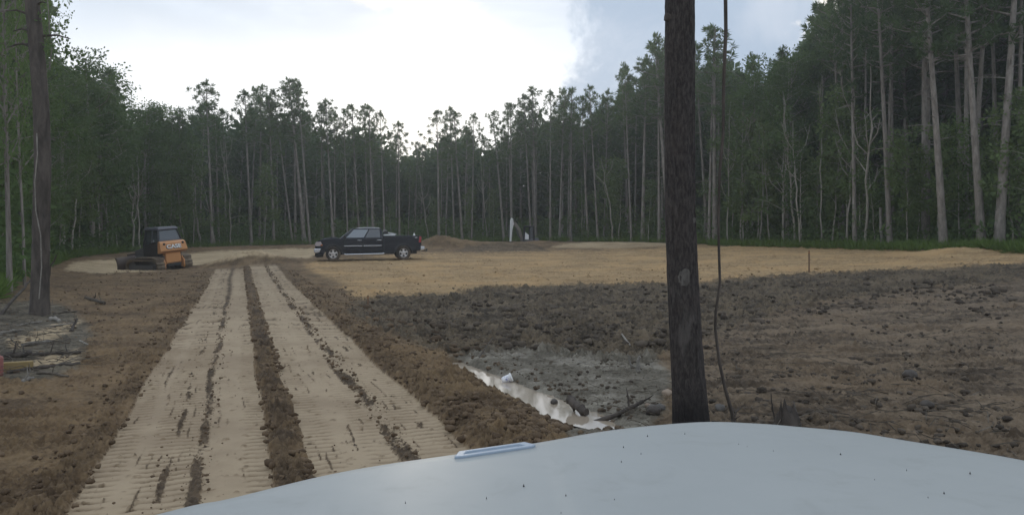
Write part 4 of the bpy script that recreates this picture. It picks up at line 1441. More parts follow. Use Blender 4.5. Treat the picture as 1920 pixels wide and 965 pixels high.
def build_pickup():
    Y = 42.6
    x = atpx(625, Y)
    z0, z1 = gz(x, Y), gz(atpx(752, 43.4), 43.4)
    root = empty('pickup_truck', (x, Y, z0 + 0.0), (0, 0, R(180 + 13)), 0.985)
    pitch = math.atan2(z1 - z0, 3.9)
    root.rotation_euler = Euler((0, pitch, 0)).to_matrix().to_4x4().to_euler()
    root.rotation_euler = (Matrix.Rotation(R(193), 3, 'Z') @ Matrix.Rotation(pitch, 3, 'Y')).to_euler()
    tag(root, 'black four-door pickup truck with chrome trim parked side-on on the clay', 'pickup truck')
    FW, RW, WR = 0.0, -3.9, 0.405
    cz = 0.39
    # body: two side skins with wheel arches and a core
    outline = ([(0.90, 0.36), (0.60, 0.36)] + arc(FW, cz, 0.50, R(-3), R(183), 16) + [(-0.52, 0.36), (-3.38, 0.40)] + arc(RW, cz, 0.50, R(-1), R(181), 16)
               + [(-4.42, 0.46), (-4.80, 0.52), (-4.86, 0.62), (-4.90, 1.37), (-2.80, 1.37), (-2.795, 1.245), (-0.42, 1.225), (-0.20, 1.255), (0.45, 1.205), (0.80, 1.12), (0.93, 1.00), (0.96, 0.62)])
    b = MB()
    b.prism(outline, 0.86, 0.985)
    b.prism(outline, -0.985, -0.86)
    b.prism([(0.86, 0.50), (-4.84, 0.50), (-4.84, 0.86), (-2.84, 0.86), (-2.84, 1.36), (-2.80, 1.36), (-2.80, 1.22), (-0.42, 1.22), (-0.2, 1.20), (0.45, 1.15), (0.80, 1.07), (0.90, 0.98)], -0.87, 0.87)
    b.build('body', M['black_paint'], root, 35, 0.018)
    # arch lips
    for w in (FW, RW):
        for s in (1, -1):
            a_ = MB()
            o = arc(w, cz, 0.545, R(0), R(180), 18); i_ = arc(w, cz, 0.490, R(180), R(0), 18)
            a_.prism(o + i_, s * 0.978, s * 1.005)
            a_.build('wheel_arch', M['lower_paint'], root, 40)
    # hood
    h = MB()
    prof = [(-0.44, 1.235), (-0.30, 1.285), (0.10, 1.285), (0.50, 1.240), (0.80, 1.150), (0.915, 1.05), (0.915, 0.99), (0.75, 1.05), (0.45, 1.12), (-0.40, 1.18)]
    h.prism(prof, -0.90, 0.90)
    h.prism([(-0.25, 1.28), (-0.20, 1.325), (0.15, 1.325), (0.55, 1.262), (0.62, 1.20)], -0.42, 0.42)
    h.build('hood', M['black_paint'], root, 40, 0.03)
    # greenhouse
    g = MB()
    zb, zt = 1.235, 1.80
    BF, BR = (-0.40, 0.915, zb), (-2.79, 0.915, zb)
    TF, TR = (-1.16, 0.745, zt), (-2.66, 0.745, zt)

    def mir(p):
        return (p[0], -p[1], p[2])
    v = [BF, BR, TR, TF, mir(BF), mir(BR), mir(TR), mir(TF)]
    g.add(v, [(0, 1, 2, 3), (4, 7, 6, 5), (0, 3, 7, 4), (1, 5, 6, 2)])
    # roof, slightly crowned
    rx = [-1.16, -1.34, -1.75, -2.3, -2.58, -2.66]; rz = [zt, zt + 0.055, zt + 0.088, zt + 0.080, zt + 0.050, zt]
    ry = [0.745, 0.60, 0.30, 0.0, -0.30, -0.60, -0.745]; rk = [0, 0.75, 0.97, 1, 0.97, 0.75, 0]
    vs = [(rx[i], ry[j], zt + (rz[i] - zt) * rk[j]) for i in range(6) for j in range(7)]
    g.add(vs, [(i * 7 + j, i * 7 + j + 1, (i + 1) * 7 + j + 1, (i + 1) * 7 + j) for i in range(5) for j in range(6)])
    g.build('cab', M['black_paint'], root, 40)
    side = [(BR[0], BR[1], BR[2]), BF, TF, TR]            # u from rear to front, seen from +y
    for sgn in (1, -1):
        q = [Vector((p[0], p[1] * sgn, p[2])) for p in side]
        if sgn < 0:
            q = [q[1], q[0], q[3], q[2]]

        def um(u):
            return u if sgn > 0 else 1 - u
        fr = [(um(0.475), 0.10), (um(0.905), 0.10), (um(0.905), 0.30), (um(0.955), 0.88), (um(0.455), 0.88)]
        rr = [(um(0.075), 0.10), (um(0.435), 0.10), (um(0.415), 0.88), (um(0.07), 0.88)]
        for nm, uv, mt in (('front_window', fr, 'glass_clear'), ('rear_window', rr, 'glass')):
            if sgn < 0:
                uv = list(reversed(uv))
            p = MB(); pane(p, q, uv, 0.006); p.build(nm, M[mt], root, 20)
    w = MB()
    pane(w, [BF, mir(BF), mir(TF), TF], [(0.06, 0.06), (0.94, 0.06), (0.93, 0.93), (0.07, 0.93)], 0.006)
    w.build('windshield', M['glass'], root, 20)
    w = MB()
    pane(w, [mir(BR), BR, TR, mir(TR)], [(0.12, 0.30), (0.88, 0.30), (0.86, 0.88), (0.14, 0.88)], 0.006)
    w.build('back_window', M['glass'], root, 20)
    # pillar trims in bright metal along the windscreen edge
    t = MB(); t.tube([Vector(BF) + Vector((0.03, 0.0, 0.0)), Vector(TF) + Vector((0.025, 0.0, 0.02))], [0.028, 0.022], 6)
    t.tube([Vector(mir(BF)) + Vector((0.03, 0.0, 0.0)), Vector(mir(TF)) + Vector((0.025, 0.0, 0.02))], [0.028, 0.022], 6)
    t.build('pillar_trim', M['lower_paint'], root, 40)['kind'] = 'stuff'
    for s in (1, -1):
        for (xa, xb) in ((-1.615, -0.56), (-2.70, -1.645)):
            d = MB()
            pf = [(xa, 0.47), (xb, 0.47), (xb, 1.215), (xa, 1.225)]
            if xb > -0.6:
                pf = [(xa, 0.47), (xb - 0.06, 0.47), (xb, 0.60), (xb, 1.205), (xa, 1.215)]
            d.prism(pf, s * 0.98, s * 0.994)
            dr = d.build('door', M['black_paint'], root, 30, 0.005)
            hd = MB(); hd.box(((xa + 0.16), s * 1.006, 1.135), (0.24, 0.03, 0.035)); hd.build('handle', M['chrome'], dr, 30, 0.01)
            md = MB(); md.box(((xa + xb) / 2, s * 1.001, 0.83), (abs(xb - xa) - 0.05, 0.02, 0.045)); md.build('moulding', M['chrome'], dr, 30, 0.006)
        rb = MB(); rb.tube([(-0.62, s * 1.04, 0.37), (-0.70, s * 1.07, 0.345), (-2.72, s * 1.07, 0.365), (-2.80, s * 1.04, 0.385)], 0.042, 8); rb.build('running_board', M['chrome'], root, 40)
        mr = MB(); mr.box((-0.64, s * 1.10, 1.30), (0.10, 0.20, 0.27)); mr.box((-0.60, s * 0.98, 1.235), (0.07, 0.14, 0.06)); mr.build('mirror', M['rubber'], root, 40, 0.02)
        tl = MB(); tl.prism([(-4.76, 0.98), (-4.90, 0.97), (-4.925, 1.30), (-4.80, 1.33)], s * 0.84, s * 0.997); tl.build('tail_light', M['red_lens'], root, 30, 0.01)
        hl = MB(); hl.prism([(0.955, 0.84), (0.985, 0.93), (0.93, 1.07), (0.66, 1.08), (0.60, 0.95), (0.70, 0.84)], s * 0.60, s * 0.995); hl.build('headlight', M['lamp_lens'], root, 30, 0.015)
        ml = MB(); ml.box((0.62, s * 0.998, 0.90), (0.10, 0.012, 0.07)); ml.build('side_marker', M['amber'], root, 30)
        fd = MB(); fd.lathe([(0.085, s * 0.984), (0.085, s * 0.992), (0.001, s * 0.992)], 16, 'y', (-3.55, 0, 1.13))
        if s > 0:
            fd.build('fuel_door', M['black_paint'], root, 30)
    gr = MB()
    gr.prism([(0.965, 0.72), (0.995, 0.74), (0.955, 1.04), (0.92, 1.04)], -0.58, 0.58)
    gr.build('grille', M['rubber'], root, 30)
    for z in (0.80, 0.89, 0.98):
        bar = MB(); bar.box((1.0 - (z - 0.74) * 0.13, 0, z), (0.03, 1.14, 0.035)); bar.build('grille_bar', M['chrome'], root, 30, 0.006)
    fb = MB(); fb.prism([(0.72, 0.50), (0.96, 0.44), (1.04, 0.50), (1.05, 0.66), (0.98, 0.71), (0.66, 0.71)], -1.0, 1.0); fb.build('front_bumper', M['chrome'], root, 30, 0.03)
    vl = MB(); vl.prism([(0.55, 0.24), (0.88, 0.20), (1.0, 0.30), (0.98, 0.45), (0.60, 0.50)], -0.90, 0.90); vl.build('valance', M['rubber'], root, 30, 0.03)
    rbm = MB(); rbm.prism([(-4.86, 0.52), (-5.08, 0.54), (-5.12, 0.60), (-5.10, 0.74), (-4.86, 0.76)], -0.97, 0.97); rbm.build('rear_bumper', M['chrome'], root, 30, 0.03)
    tg = MB(); tg.box((-4.90, 0, 1.07), (0.06, 1.66, 0.56)); tg.build('tailgate', M['black_paint'], root, 30, 0.012)
    hb = MB(); hb.box((-5.18, 0, 0.50), (0.34, 0.07, 0.07)); hb.box((-5.33, 0, 0.53), (0.06, 0.06, 0.16)); hb.build('tow_hitch', M['rubber'], root, 30)
    ch = MB(); ch.box((-2.4, 0, 0.42), (4.6, 0.9, 0.18)); ch.tube([(-3.9, -0.8, 0.39), (-3.9, 0.8, 0.39)], 0.07, 8); ch.tube([(0, -0.8, 0.39), (0, 0.8, 0.39)], 0.06, 8)
    ch.build('chassis', M['rubber'], root, 30)['kind'] = 'stuff'
    for cx in (FW, RW):
        for s in (1, -1):
            make_wheel(root, (cx, s * 0.845, WR), s)
    for s in (1, -1):
        gp = MB(); gp.box((-2.80, s * 0.984, 0.93), (0.025, 0.012, 0.86)); gp.build('bed_gap', M['rubber'], root, 30)
    # badge on the bed side, as a small raised plate
    bd = MB(); bd.box((-4.62, 0.990, 1.26), (0.14, 0.012, 0.045)); bd.build('badge', M['chrome'], root, 30)
    mat_rot = root.rotation_euler.to_matrix()

    def inbed(lx, ly, lz):
        return root.location + mat_rot @ (Vector((lx, ly, lz)) * 0.985)
    # things lying in the bed
    p = inbed(-3.15, 0.25, 0.85)
    ck = empty('cool_box', p, root.rotation_euler)
    tag(ck, 'pale plastic box standing in the truck bed behind the cab', 'cool box')
    bx = MB(); bx.box((0, 0, 0.26), (0.62, 0.40, 0.52)); bx.build('box_body', M['white_paint'], ck, 30, 0.02)
    ld = MB(); ld.box((0, 0, 0.56), (0.66, 0.44, 0.07)); ld.build('lid', M['white_paint'], ck, 30, 0.02)
    p = inbed(-2.98, 0.05, 1.478)
    cs = empty('chainsaw', p, root.rotation_euler)
    tag(cs, 'chainsaw lying slanted on the pale box in the truck bed', 'chainsaw')
    sb = MB(); sb.box((0.02, 0, 0.07), (0.26, 0.16, 0.15), (0, 0.2, 0)); sb.build('motor', M['rubber'], cs, 30, 0.03)
    sb = MB(); sb.tube([(-0.05, 0, 0.12), (0.02, 0, 0.22), (0.16, 0, 0.20), (0.18, 0, 0.08)], 0.016, 6); sb.build('handle', M['steel'], cs, 40)
    sb = MB(); sb.prism([(-0.10, 0.03), (-0.56, -0.06), (-0.60, -0.03), (-0.56, 0.02), (-0.10, 0.11)], -0.012, 0.012); sb.build('guide_bar', M['steel'], cs, 40)
    p = inbed(-4.55, 0.55, 0.86)
    ct = empty('water_jug', p, root.rotation_euler)
    tag(ct, 'white jug standing near the tailgate in the truck bed', 'jug')
    j = MB(); j.lathe([(0.10, 0), (0.12, 0.04), (0.12, 0.40), (0.06, 0.52), (0.04, 0.60)], 16, 'z'); j.build('jug_body', M['white_paint'], ct, 40)
    j = MB(); j.lathe([(0.045, 0.60), (0.045, 0.64), (0.001, 0.645)], 12, 'z'); j.build('cap', M['white_paint'], ct, 40)


def track_loop(L, H, n_arc=10):
    """closed side profile of a crawler belt (x, z), lifted so that its lowest run is at z = 0"""
    r = H / 2
    pts = arc(L / 2 - r, r, r, R(90), R(-90), n_arc) + arc(-L / 2 + r, r, r, R(-90), R(-270), n_arc)
    return pts


def crawler(root, y, L, H, w, pitch=0.17, mat='muddy_steel'):
    b = MB()
    out = track_loop(L, H); inn = [(px * (1 - 0.14 / L), H / 2 + (pz - H / 2) * (1 - 0.14 / H)) for px, pz in out]
    n = len(out)
    for pl, sgn in ((out, 1), (inn, -1)):
        vs = [(p[0], y - w / 2, p[1]) for p in pl] + [(p[0], y + w / 2, p[1]) for p in pl]
        b.add(vs, [(i, (i + 1) % n, n + (i + 1) % n, n + i) for i in range(n)])
    for yy in (y - w / 2, y + w / 2):
        vs = [(p[0], yy, p[1]) for p in out] + [(p[0], yy, p[1]) for p in inn]
        b.add(vs, [(i, (i + 1) % n, n + (i + 1) % n, n + i) for i in range(n)])
    belt = b.build('track_belt', M[mat], root, 40)
    # shoes with grousers
    per = [0]
    for i in range(n):
        a, c = Vector(out[i]), Vector(out[(i + 1) % n]); per.append(per[-1] + (c - a).length)
    tot = per[-1]; m = int(tot / pitch)
    me = None
    for k in range(m):
        s = tot * k / m
        i = max(j for j in range(n) if per[j] <= s)
        a, c = Vector(out[i]), Vector(out[(i + 1) % n]); f = (s - per[i]) / max(1e-6, per[i + 1] - per[i])
        p = a.lerp(c, f); d = (c - a).normalized(); ang = math.atan2(d.y, d.x)
        if me is None:
            g = MB(); g.box((0, 0, 0.018), (tot / m * 0.94, w + 0.02, 0.026)); g.box((-tot / m * 0.34, 0, 0.05), (0.022, w, 0.05))
            me = g.mesh('track_shoe', M[mat])
        o = link_part('track_shoe', me, belt)
        o.location = (p.x, y, p.y); o.rotation_euler = (0, -ang, 0)
        if pz_in(p, H):
            pass
        # outward side: flip so that grousers point away from the loop's centre
        nrm = Vector((-d.y, d.x)); cen = Vector((max(-L / 2 + H / 2, min(L / 2 - H / 2, p.x)), H / 2))
        if nrm.dot(p - cen) < 0:
            o.rotation_euler = (0, -ang + PI, 0)
    wh = MB()
    for xx in (L / 2 - H / 2, -L / 2 + H / 2):
        wh.lathe([(H * 0.40, y - w * 0.22), (H * 0.43, y), (H * 0.40, y + w * 0.22)], 20, 'y', (xx, 0, H / 2))
    nro = 5
    for k in range(nro):
        xx = -L / 2 + H * 0.75 + (L - 1.5 * H) * k / (nro - 1)
        wh.lathe([(0.10, y - w * 0.30), (0.115, y), (0.10, y + w * 0.30)], 12, 'y', (xx, 0, 0.20))
    wh.build('rollers', M['grey_paint'], root, 40)['kind'] = 'stuff'
    fr = MB(); fr.box((0, y, H * 0.48), (L - H, w * 0.72, H * 0.34)); fr.build('track_frame', M['grey_paint'], root, 30, 0.02)


def pz_in(p, H):
    return False


def text_part(body, name, mat, parent, size, loc, rot, extrude=0.008, offset=0.0, sx=1.0):
    cu = bpy.data.curves.new(name, 'FONT')
    cu.body = body; cu.size = size; cu.extrude = extrude; cu.offset = offset
    cu.align_x = 'CENTER'; cu.align_y = 'CENTER'
    tmp = bpy.data.objects.new('tmp_text', cu); COL.objects.link(tmp)
    dg = bpy.context.evaluated_depsgraph_get(); dg.update()
    me = bpy.data.meshes.new_from_object(tmp.evaluated_get(dg))
    bpy.data.objects.remove(tmp)
    me.name = name
    me.materials.clear(); me.materials.append(mat)
    o = bpy.data.objects.new(name, me); COL.objects.link(o)
    o.parent = parent; o.location = loc; o.rotation_euler = rot; o.scale = (sx, 1, 1)
    return o


def build_dozer():
    Y = 40.0
    x = atpx(300, Y)
    root = empty('bulldozer', (x, Y, gz(x, Y) - 0.02))
    yaw = R(152)
    root.rotation_euler = (Matrix.Rotation(yaw, 3, 'Z') @ Matrix.Rotation(R(-5), 3, 'X') @ Matrix.Rotation(R(1.0), 3, 'Y')).to_euler()
    root.scale = (0.97, 0.97, 0.97)
    tag(root, 'orange and black crawler bulldozer seen from behind, its blade to the left', 'bulldozer')
    for s in (1, -1):
        crawler(root, s * 0.86, 2.55, 0.76, 0.46)
        fe = MB()     # fender over the belt
        fe.prism([(-1.22, 0.60), (-1.25, 0.80), (-0.90, 0.90), (0.35, 0.90), (0.35, 0.85), (-0.88, 0.85)], s * 0.62, s * 1.10)
        fe.build('fender', M['muddy_steel'], root, 30, 0.01)
    # main frame between the belts, engine hood in front
    fr = MB(); fr.box((0.0, 0, 0.66), (2.2, 1.12, 0.50)); fr.build('main_frame', M['grey_paint'], root, 30, 0.02)
    hd = MB(); hd.prism([(0.20, 0.86), (1.32, 0.86), (1.34, 1.20), (1.15, 1.26), (0.20, 1.46)], -0.44, 0.44); hd.build('engine_hood', M['grey_paint'], root, 30, 0.04)
    ex = MB(); ex.tube([(0.85, -0.22, 1.25), (0.85, -0.22, 1.75)], 0.045, 8); ex.build('exhaust_pipe', M['rubber'], root, 40)
    # rear tank panel, tapering towards the top, with a slanting foot
    tk = MB()
    sec = [(-0.98, 1.06, 0.80), (-1.22, 1.06, 0.80), (-1.34, 1.18, 0.86), (-1.24, 1.62, 0.80), (-1.14, 1.70, 0.74), (-0.98, 1.70, 0.74)]
    n = len(sec)
    tk.add([(a, -w, b) for a, b, w in sec] + [(a, w, b) for a, b, w in sec],
           [tuple(range(n)), tuple(reversed(range(n, 2 * n)))] + [(i, n + i, n + (i + 1) % n, (i + 1) % n) for i in range(n)])
    tk.build('rear_tank', M['orange'], root, 30, 0.035)
    gv = MB(); gv.box((-1.285, 0, 1.145), (0.05, 1.56, 0.03)); gv.build('panel_seam', M['letter_shadow'], root, 30)
    lw = MB(); lw.prism([(-0.30, 0.46), (-1.16, 0.46), (-1.22, 0.56), (-1.20, 1.055), (-0.30, 1.055)], -0.47, 0.47); lw.build('rear_housing', M['orange'], root, 30, 0.03)
    hp = MB()
    hp.prism([(-1.10, 0.30), (-1.26, 0.34), (-1.24, 0.50), (-1.10, 0.52)], -0.40, 0.40); hp.build('drawbar', M['rubber'], root, 30, 0.02)
    for yy, zz in ((0.56, 1.55), (-0.60, 1.555)):
        rl = MB(); rl.lathe([(0.062, 0.0), (0.062, -0.035), (0.045, -0.045), (0.001, -0.04)], 14, 'x', (-1.252, yy, zz)); rl.build('rear_lamp', M['rubber'], root, 40)
    for s in (1, -1):
        fs = MB(); fs.prism([(-1.24, 0.20), (-1.30, 0.30), (-1.28, 0.62), (-1.12, 0.84), (-0.80, 0.84), (-0.95, 0.55), (-1.05, 0.25)], s * 0.56, s * 0.64); fs.build('side_plate', M['orange'], root, 30, 0.01)
    # cab
    cb = MB()
    base = [(-1.02, 0.72, 1.70), (0.22, 0.72, 1.46)]
    corners_b = [Vector((-1.04, -0.70, 1.70)), Vector((-1.04, 0.70, 1.70)), Vector((0.24, 0.66, 1.46)), Vector((0.24, -0.66, 1.46))]
    corners_t = [Vector((-0.86, -0.56, 2.32)), Vector((-0.86, 0.56, 2.32)), Vector((0.12, 0.54, 2.32)), Vector((0.12, -0.54, 2.32))]
    for a, b2 in zip(corners_b, corners_t):
        cb.tube([a, b2], [0.062, 0.055], 4)
    for i in range(4):
        cb.tube([corners_b[i], corners_b[(i + 1) % 4]], 0.05, 4)
        cb.tube([corners_t[i], corners_t[(i + 1) % 4]], 0.05, 4)
    m1, m2 = corners_b[1].lerp(corners_b[2], 0.45), corners_t[1].lerp(corners_t[2], 0.45)
    cb.tube([m1, m2], 0.035, 4)
    m1, m2 = corners_b[0].lerp(corners_b[3], 0.45), corners_t[0].lerp(corners_t[3], 0.45)
    cb.tube([m1, m2], 0.035, 4)
    cb.build('cab_frame', M['cab_black'], root, 40)
    for nm, (i, j) in (('rear_window', (0, 1)), ('side_window', (1, 2)), ('front_window', (2, 3)), ('side_window', (3, 0))):
        p = MB(); pane(p, [corners_b[j], corners_b[i], corners_t[i], corners_t[j]], [(0.05, 0.04), (0.95, 0.04), (0.95, 0.93), (0.05, 0.93)], 0.0)
        p.build(nm, M['glass'], root, 20)
    lb = MB()   # lower cab flanks, dark
    lb.prism([(-0.975, 0.92), (0.3, 0.92), (0.28, 1.44), (-0.35, 1.60), (-0.975, 1.69)], -0.70, 0.70); lb.build('cab_base', M['cab_black'], root, 30, 0.02)
    rf = MB()
    rf.add([(-1.00, -0.66, 2.30), (-1.00, 0.66, 2.30), (0.30, 0.64, 2.32), (0.30, -0.64, 2.32), (-0.90, -0.56, 2.44), (-0.90, 0.56, 2.44), (0.20, 0.54, 2.45), (0.20, -0.54, 2.45)],
           [(0, 1, 2, 3), (4, 7, 6, 5), (0, 4, 5, 1), (1, 5, 6, 2), (2, 6, 7, 3), (3, 7, 4, 0)])
    rf.build('roof', M['roof_dusty'], root, 30, 0.04, 3)
    # seat seen through the glass is hidden by tint; blade and push arms
    bl = MB(); prof = []
    for k in range(9):
        a = R(-38 + 76 * k / 8)
        prof.append((1.62 + 1.0 * (1 - math.cos(a)) * 0.9, 0.46 + 0.74 * math.sin(a)))
    back = [(p[0] - 0.05, p[1]) for p in reversed(prof)]
    bl.prism(prof + back, -1.32, 1.32); bl.build('blade', M['blade_steel'], root, 40)
    for s in (1, -1):
        ep = MB(); ep.prism(prof + [(1.60, 0.90), (1.58, 0.46), (1.62, 0.05)], s * 1.32, s * 1.35); ep.build('blade_end', M['blade_steel'], root, 40)
        ar = MB(); ar.tube([(1.60, s * 0.52, 0.30), (0.7, s * 0.52, 0.36)], 0.075, 6); ar.build('push_arm', M['grey_paint'], root, 40)
        cy = MB(); cy.tube([(1.58, s * 0.30, 0.70), (1.30, s * 0.34, 0.95)], 0.045, 8); cy.build('lift_cylinder', M['steel'], root, 40)
    gu = MB(); gu.box((1.52, 0, 1.0), (0.10, 1.5, 0.12)); gu.build('blade_stiffener', M['blade_steel'], root, 30)
    # name on the rear tank: white letters over a dark drop shadow
    slope = math.atan2(0.10, 0.44)
    rot = (Matrix.Rotation(R(-90), 3, 'Z') @ Matrix.Rotation(R(90) - slope, 3, 'X')).to_euler()

    def onface(z, out):
        xx = -1.34 + (z - 1.18) * (0.10 / 0.44)
        return (xx - out * math.cos(slope), 0, z + out * math.sin(slope))
    pp = onface(1.372, 0.006); text_part('CASE', 'lettering_shadow', M['letter_shadow'], root, 0.295, (pp[0], 0.018, pp[2]), rot, 0.006, 0.016, 1.35)
    pp = onface(1.390, 0.016); text_part('CASE', 'lettering', M['letter'], root, 0.285, (pp[0], 0.0, pp[2]), rot, 0.006, 0.009, 1.35)


def build_excavator():
    Y = 70.0
    x = atpx(990, Y)
    s = 0.96
    z = 1.75 + (HOR - 424) / F * Y - 2.42 * s
    root = empty('mini_excavator', (x, Y, z), (0, 0, 0), s)
    tag(root, 'small white excavator with a dark cab and raised boom behind the dirt bank', 'excavator')
    for sd in (1, -1):
        crawler(root, sd * 0.62, 1.9, 0.52, 0.32, 0.16, 'grey_paint')
    un = MB(); un.box((0, 0, 0.42), (0.9, 1.0, 0.22)); un.lathe([(0.36, 0.52), (0.36, 0.62)], 20, 'z'); un.build('undercarriage', M['grey_paint'], root, 30)
    # upper body: facing left (-x)
    bd = MB(); bd.prism([(-0.60, 0.62), (0.75, 0.62), (0.98, 0.74), (0.98, 1.22), (0.72, 1.30), (-0.60, 0.98)], -0.72, 0.72); bd.build('house', M['grey_paint'], root, 30, 0.04)
    ct = MB(); ct.prism([(0.66, 0.64), (0.92, 0.70), (1.04, 0.90), (1.04, 1.18), (0.94, 1.28), (0.74, 1.32)], -0.735, 0.735); ct.build('counterweight', M['grey_paint'], root, 30, 0.03)
    cab = MB()
    cb = [(-0.42, -0.70, 1.00), (0.55, -0.70, 1.00), (0.55, 0.25, 1.00), (-0.42, 0.25, 1.00)]
    ctp = [(-0.34, -0.66, 2.38), (0.52, -0.66, 2.38), (0.52, 0.22, 2.38), (-0.34, 0.22, 2.38)]
    for a, b in zip(cb, ctp):
        cab.tube([a, b], 0.085, 4)
    for i in range(4):
        cab.tube([ctp[i], ctp[(i + 1) % 4]], 0.08, 4); cab.tube([cb[i], cb[(i + 1) % 4]], 0.09, 4)
    cab.tube([(0.12, -0.70, 1.0), (0.12, -0.66, 2.38)], 0.04, 4)
    cab.build('cab_frame', M['cab_black'], root, 30)
    rf = MB(); rf.box((0.09, -0.22, 2.42), (1.0, 1.0, 0.08)); rf.build('roof', M['cab_black'], root, 30, 0.02)
    gl = MB(); pane(gl, [cb[0], cb[1], ctp[1], ctp[0]], [(0.10, 0.12), (0.48, 0.12), (0.48, 0.42), (0.10, 0.62)], 0.0); gl.build('cab_window', M['white_paint'], root, 20)
    gl = MB(); pane(gl, [cb[0], cb[1], ctp[1], ctp[0]], [(0.58, 0.06), (0.94, 0.06), (0.94, 0.93), (0.58, 0.93)], 0.0); gl.build('side_window', M['cab_black'], root, 20)
    st = MB(); st.prism([(0.10, 1.0), (0.46, 1.0), (0.50, 1.75), (0.36, 1.75), (0.30, 1.25), (0.10, 1.22)], -0.42, 0.02); st.build('seat', M['rubber'], root, 30, 0.03)
    # boom, stick and bucket swing towards the camera on the left
    D = Vector((-0.80, -0.60, 0)).normalized()
    def P(d, z):
        return Vector((-0.50, -0.05, 0)) + D * d + Vector((0, 0, z))

    def beam(pts, name, wid, mat):
        b = MB(); nrm = Vector((-D.y, D.x, 0)) * wid / 2
        n = len(pts)
        vs = [p + nrm for p in pts] + [p - nrm for p in pts]
        b.add(vs, [tuple(range(n)), tuple(reversed(range(n, 2 * n)))] + [(i, n + i, n + (i + 1) % n, (i + 1) % n) for i in range(n)])
        return b.build(name, mat, root, 30, 0.02)
    beam([P(-0.05, 0.98), P(0.22, 0.98), P(0.52, 1.95), P(1.15, 2.62), P(1.12, 2.82), P(0.85, 2.76), P(0.30, 2.15)], 'boom', 0.18, M['boom_grey'])
    beam([P(1.12, 2.62), P(1.22, 3.15), P(1.38, 3.20), P(1.48, 2.95), P(1.54, 0.98), P(1.42, 0.90), P(1.32, 2.0)], 'stick', 0.15, M['white_paint'])
    cy = MB(); cy.tube([P(0.05, 1.05), P(0.62, 1.60), P(0.80, 2.25)], [0.06, 0.06, 0.035], 8); cy.build('boom_cylinder', M['grey_paint'], root, 40)
    cy = MB(); cy.tube([P(0.60, 2.72), P(1.05, 3.15)], [0.055, 0.035], 8); cy.build('stick_cylinder', M['rubber'], root, 40)
    cy = MB(); cy.tube([P(1.62, 2.5), P(1.70, 1.35)], [0.05, 0.04], 8); cy.build('bucket_cylinder', M['grey_paint'], root, 40)
    beam([P(1.40, 1.0), P(1.66, 0.98), P(1.70, 0.62), P(1.50, 0.22), P(1.20, 0.05), P(1.05, 0.30), P(1.22, 0.60)], 'bucket', 0.46, M['muddy_steel'])
    bl = MB(); bl.prism([(-1.18, 0.05), (-1.26, 0.10), (-1.26, 0.42), (-1.18, 0.46)], -0.78, 0.78); bl.build('dozer_blade', M['white_paint'], root, 30)
    sg = MB(); sg.prism([(-0.62, 0.80), (-0.50, 0.70), (-0.44, 1.10), (-0.56, 1.28)], 0.30, 0.66); sg.build('swing_cover', M['white_paint'], root, 30, 0.03)


build_pickup()
build_dozer()
build_excavator()
